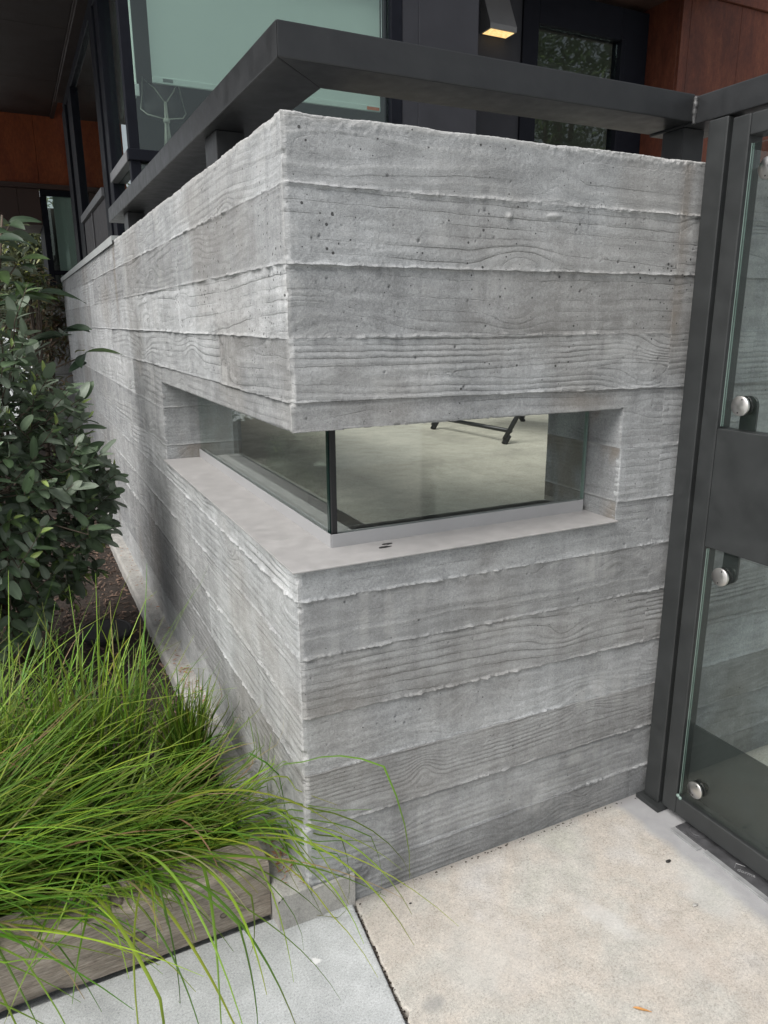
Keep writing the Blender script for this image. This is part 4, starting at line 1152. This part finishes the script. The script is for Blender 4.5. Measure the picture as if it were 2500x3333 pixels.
def place_leaves(plant, plc, nparts):
    """plc: list of (matrix, variant); the nearest become parts, the rest one stuff part"""
    plc.sort(key=lambda q: (q[0].translation-CAM).length)
    for Mx, v in plc[:nparts]:
        o = bpy.data.objects.new('leaf', v[0]); COL.objects.link(o); o.parent = plant
        loc = plant.location; Mm = Mx.copy(); Mm.translation = Mx.translation-loc; o.matrix_local = Mm
    rest = plc[nparts:]
    if rest:
        Ps, Qs, Cs, b = [], [], [], 0
        for Mx, v in rest:
            A = np.array(Mx); p = v[1] @ A[:3, :3].T + A[:3, 3]; Ps.append(p); Qs.append(v[2]+b); Cs.append(v[3]); b += len(p)
        o = mesh_np('foliage', np.concatenate(Ps), np.concatenate(Qs), M_LEAF, plant, np.concatenate(Cs)); o['kind'] = 'stuff'

def lmat(pos, d, nrm, roll_, s):
    d = d.normalized(); y = nrm.cross(d)
    if y.length < 1e-3: y = Vector((0, 1, 0)).cross(d)
    y.normalize(); z = d.cross(y)
    R = Matrix((d, y, z)).transposed() @ Matrix.Rotation(roll_, 3, 'X')
    Mx = (R*s).to_4x4(); Mx.translation = pos; return Mx

def shrub():
    sh = empty('shrub', (-.62, 1.85, .03), 'dense dark green shrub with oval leaves leaning against the left wall', 'shrub')
    r = random.Random(77); plc = []; C0 = Vector((-.74, 1.74, .86)); Rr = Vector((.60, .58, .74)); base = Vector((-.62, 1.85, .03))
    bm = bmesh.new()
    tocam = (CAM-C0).normalized()
    stems = []
    for i in range(9):
        a = r.uniform(0, 6.28); e = C0 + Vector((math.cos(a)*.2, math.sin(a)*.2, r.uniform(-.2, .25)))
        b0 = base+Vector((math.cos(a)*.04, math.sin(a)*.04, 0)); m1 = (b0+e)/2 + Vector((r.uniform(-.05, .05), r.uniform(-.05, .05), 0))
        tube(bm, [b0, m1, e], [.012, .009, .006], 7); stems.append(e)
    obj('stem', bm, M_BARK, sh, True)
    bm = bmesh.new(); k = 0
    while k < 580:
        v = Vector((r.gauss(0, 1), r.gauss(0, 1), r.gauss(0, 1))).normalized()
        if v.dot(tocam) < -.25 and r.random() < .85: continue
        lump = .58 + .74*float(fbm(np.array(v.x*2.4+5), np.array(v.y*2.4+v.z*2.9+5), 91, 3)) + (r.uniform(.05, .16) if r.random() < .10 else 0)
        rr = lump*(r.uniform(.55, 1.0) if r.random() < .45 else r.uniform(.88, 1.02))
        tip = C0 + Vector((v.x*Rr.x, v.y*Rr.y, v.z*Rr.z))*rr
        if tip.z > 1.36 and r.random() < .3: continue
        lim = -.17 - .30*max(0, tip.z-1.15) - .10*max(0, 1.0-tip.z)
        if tip.x > lim: tip.x = lim-.09*r.random()
        if tip.z < .27: continue
        k += 1
        out = (tip-C0).normalized(); d = (out*.8 + Vector((0, 0, .35)) + Vector((r.gauss(0, .35), r.gauss(0, .35), r.gauss(0, .25)))).normalized()
        st = min(stems, key=lambda s_: (s_-tip).length)
        p0 = tip - d*.16; tube(bm, [st*.35+p0*.65, p0, tip], [.003, .0022, .0012], 5)
        young = r.random() < .36
        nl = r.randint(6, 10)
        for j in range(nl):
            t = j/nl; pos = p0 + (tip-p0)*(.25+.75*t); a = j*2.4+r.uniform(-.4, .4)
            s, t2 = frame_basis(d); side = s*math.cos(a)+t2*math.sin(a)
            ld = (side*(1.0-.45*t) + d*(.35+.6*t) + Vector((0, 0, -.05))).normalized()
            nm = (Vector((0, 0, 1.2)) + d*.3 + out*.55 + Vector((r.gauss(0, .3), r.gauss(0, .3), 0))).normalized()
            if young and t > .72: v_ = r.choice(newleaf); sc_ = r.uniform(.55, .95)
            elif young and t > .45: v_ = midleaf[0]; sc_ = r.uniform(.8, 1.05)
            else: v_ = r.choice(oldleaf); sc_ = r.uniform(.65, 1.25)
            plc.append((lmat(pos, ld, nm, r.gauss(0, .25), sc_), v_))
    obj('twig', bm, M_BARK, sh, True)
    place_leaves(sh, plc, 300)
shrub()

def broadleaf():
    sh = empty('broadleaf_plant', (-.66, 2.0, .03), 'tall plant with large glossy dark leaves behind the oval-leaved shrub', 'plant')
    r = random.Random(5); vs = [leaf_mesh('leaf', .13+.012*i, .052+.004*i, [(.035, .062, .030), (.030, .055, .030), (.055, .095, .030)][i % 3], 50+i, .30, .30, .05) for i in range(5)]
    yl = leaf_mesh('leaf', .08, .034, (.20, .22, .03), 60, .2, .3)
    bm = bmesh.new(); tube(bm, [(-.66, 2.0, .03), (-.60, 1.98, .9), (-.52, 1.95, 1.55), (-.47, 1.93, 1.84)], [.014, .011, .008, .004], 7)
    plc = []
    for i, (x, y, z, n_) in enumerate(((-.45, 1.93, 1.80, 7), (-.44, 1.94, 1.66, 6), (-.38, 1.90, 1.56, 5), (-.30, 1.95, 1.38, 5), (-.22, 2.0, 1.30, 4), (-.52, 1.9, 1.6, 6), (-.46, 1.8, 1.50, 6), (-.50, 1.8, 1.72, 6))):
        tube(bm, [(-.53, 1.95, z-.12), (x, y, z)], [.005, .003], 6)
        for j in range(n_):
            a = j*2.2+i+r.uniform(-.3, .3); d = Vector((math.cos(a), math.sin(a), r.uniform(-.1, .45)))
            nm = Vector((r.gauss(0, .25), r.gauss(-.2, .25), 1)); plc.append((lmat(Vector((x, y, z+r.uniform(-.03, .03))), d, nm, r.gauss(0, .2), r.uniform(.75, 1.1)), r.choice(vs) if r.random() > .1 else yl))
    obj('stem', bm, M_BARK, sh, True); place_leaves(sh, plc, 300)
broadleaf()

def loose_plant(name, label, cat, base, crown, radii, n, cols, Ls, seed, trunk=.02, nparts=0):
    pl = empty(name, base, label, cat); r = random.Random(seed)
    vs = [leaf_mesh('leaf', Ls*(1+.12*i), Ls*.34, cols[i % len(cols)], seed+i, .3, .4) for i in range(5)]
    bm = bmesh.new(); C0 = Vector(crown); b0 = Vector(base); plc = []
    for i in range(7):
        e = C0+Vector((r.gauss(0, .3)*radii[0], r.gauss(0, .3)*radii[1], r.uniform(-.2, .5)*radii[2]))
        tube(bm, [b0, (b0+e)/2+Vector((r.uniform(-.04, .04), 0, 0)), e], [trunk, trunk*.7, trunk*.3], 6)
    cl = [C0 + Vector((r.gauss(0, .48)*radii[0], r.gauss(0, .48)*radii[1], r.gauss(0, .48)*radii[2])) for _ in range(max(8, n//22))]
    for i in range(n):
        c = r.choice(cl); p = c + Vector((r.gauss(0, .14)*radii[0], r.gauss(0, .14)*radii[1], r.gauss(0, .14)*radii[2]))
        d = Vector((r.gauss(0, 1), r.gauss(0, 1), r.gauss(-.1, .6))); nm = Vector((r.gauss(0, .5), r.gauss(0, .5), 1))
        plc.append((lmat(p, d, nm, r.gauss(0, .4), r.uniform(.7, 1.15)), r.choice(vs)))
    obj('stem', bm, M_BARK, pl, True); place_leaves(pl, plc, nparts)
loose_plant('dry_shrub', 'brown half-withered shrub in front of the far window', 'shrub', (-.22, 6.6, .1), (-.17, 6.6, 1.42), (.24, .3, .36), 900, [(.22, .15, .10), (.30, .22, .15), (.14, .10, .06), (.16, .15, .05)], .075, 200)
loose_plant('dry_shrub', 'yellow-green young shrub beside the withered one below the far window', 'shrub', (-.30, 6.2, .1), (-.24, 6.2, 1.72), (.18, .2, .20), 420, [(.18, .21, .05), (.24, .22, .10), (.13, .16, .05)], .07, 220)
loose_plant('tree', 'sunlit yellow-green tree standing beyond the overhang of the far wing', 'tree', (-.1, 12.2, 0), (-.1, 12.2, 2.2), (.75, .8, 1.5), 5200, [(.17, .19, .06), (.24, .24, .10), (.10, .13, .04), (.08, .10, .04)], .13, 240, .05)
loose_plant('hedge', 'dark green hedge added under the overhang to block the bright ground behind', 'hedge', (-1.6, 8.9, 0), (-1.7, 8.9, .95), (2.2, .45, 1.05), 4200, [(.05, .075, .035), (.07, .09, .04), (.10, .11, .045)], .12, 420, .03)  # added hedge, hides the bright ground showing through the foliage
low = empty('low_wall', (-.1, 7.2, 0), 'low dark stepped concrete wall behind the withered shrub', 'wall')
for i, (z0, z1) in enumerate(((.1, .9), (.905, 1.22), (1.225, 1.50), (1.505, 1.72))):
    B('course', M_CORE, low, -.12+.0*i, .6, 7.2+.01*i, 7.5, z0, z1, bev=.004)
# trees across the path, mirrored in the entrance glass
loose_plant('tree', 'leafy green tree across the path, mirrored in the entrance door', 'tree', (12.6, -7, 0), (12.6, -7, 6.9), (3.0, 2.4, 2.6), 5200, [(.09, .15, .05), (.13, .19, .065), (.07, .12, .04)], .20, 300, .16)

# fallen bits
fl = leaf_mesh('fallen_leaf', .040, .007, (.52, .26, .085), 400, .03, .5)
o = bpy.data.objects.new('fallen_leaf', fl[0]); COL.objects.link(o); o.location = (.532, -.548, .0050); o.rotation_euler = (0, .0, rad(-42))
tag(o, 'narrow orange dry leaf lying on the beige slab', 'leaf')
def pebble(x, y, r, m, label, seed):
    bm = bmesh.new(); bmesh.ops.create_icosphere(bm, subdivisions=2, radius=r, matrix=Matrix.Translation((x, y, .002+r*.35)) @ Matrix.Diagonal((1.5, .8, .45, 1)))
    rg = random.Random(seed)
    for v in bm.verts: v.co += Vector((rg.gauss(0, r*.08), rg.gauss(0, r*.08), 0))
    o = obj('debris', bm, m, None, True); tag(o, label, 'debris')
pebble(.945, -.262, .006, M_BLOT, 'small dark seed husk on the beige slab near the gate', 1)
pebble(.885, -.405, .006, M_FOOT, 'flat grey pebble on the beige slab below the gate plate', 2)
pebble(.245, -.075, .0028, M_BLOT, 'tiny black crumb on the beige slab near the wall corner', 3)
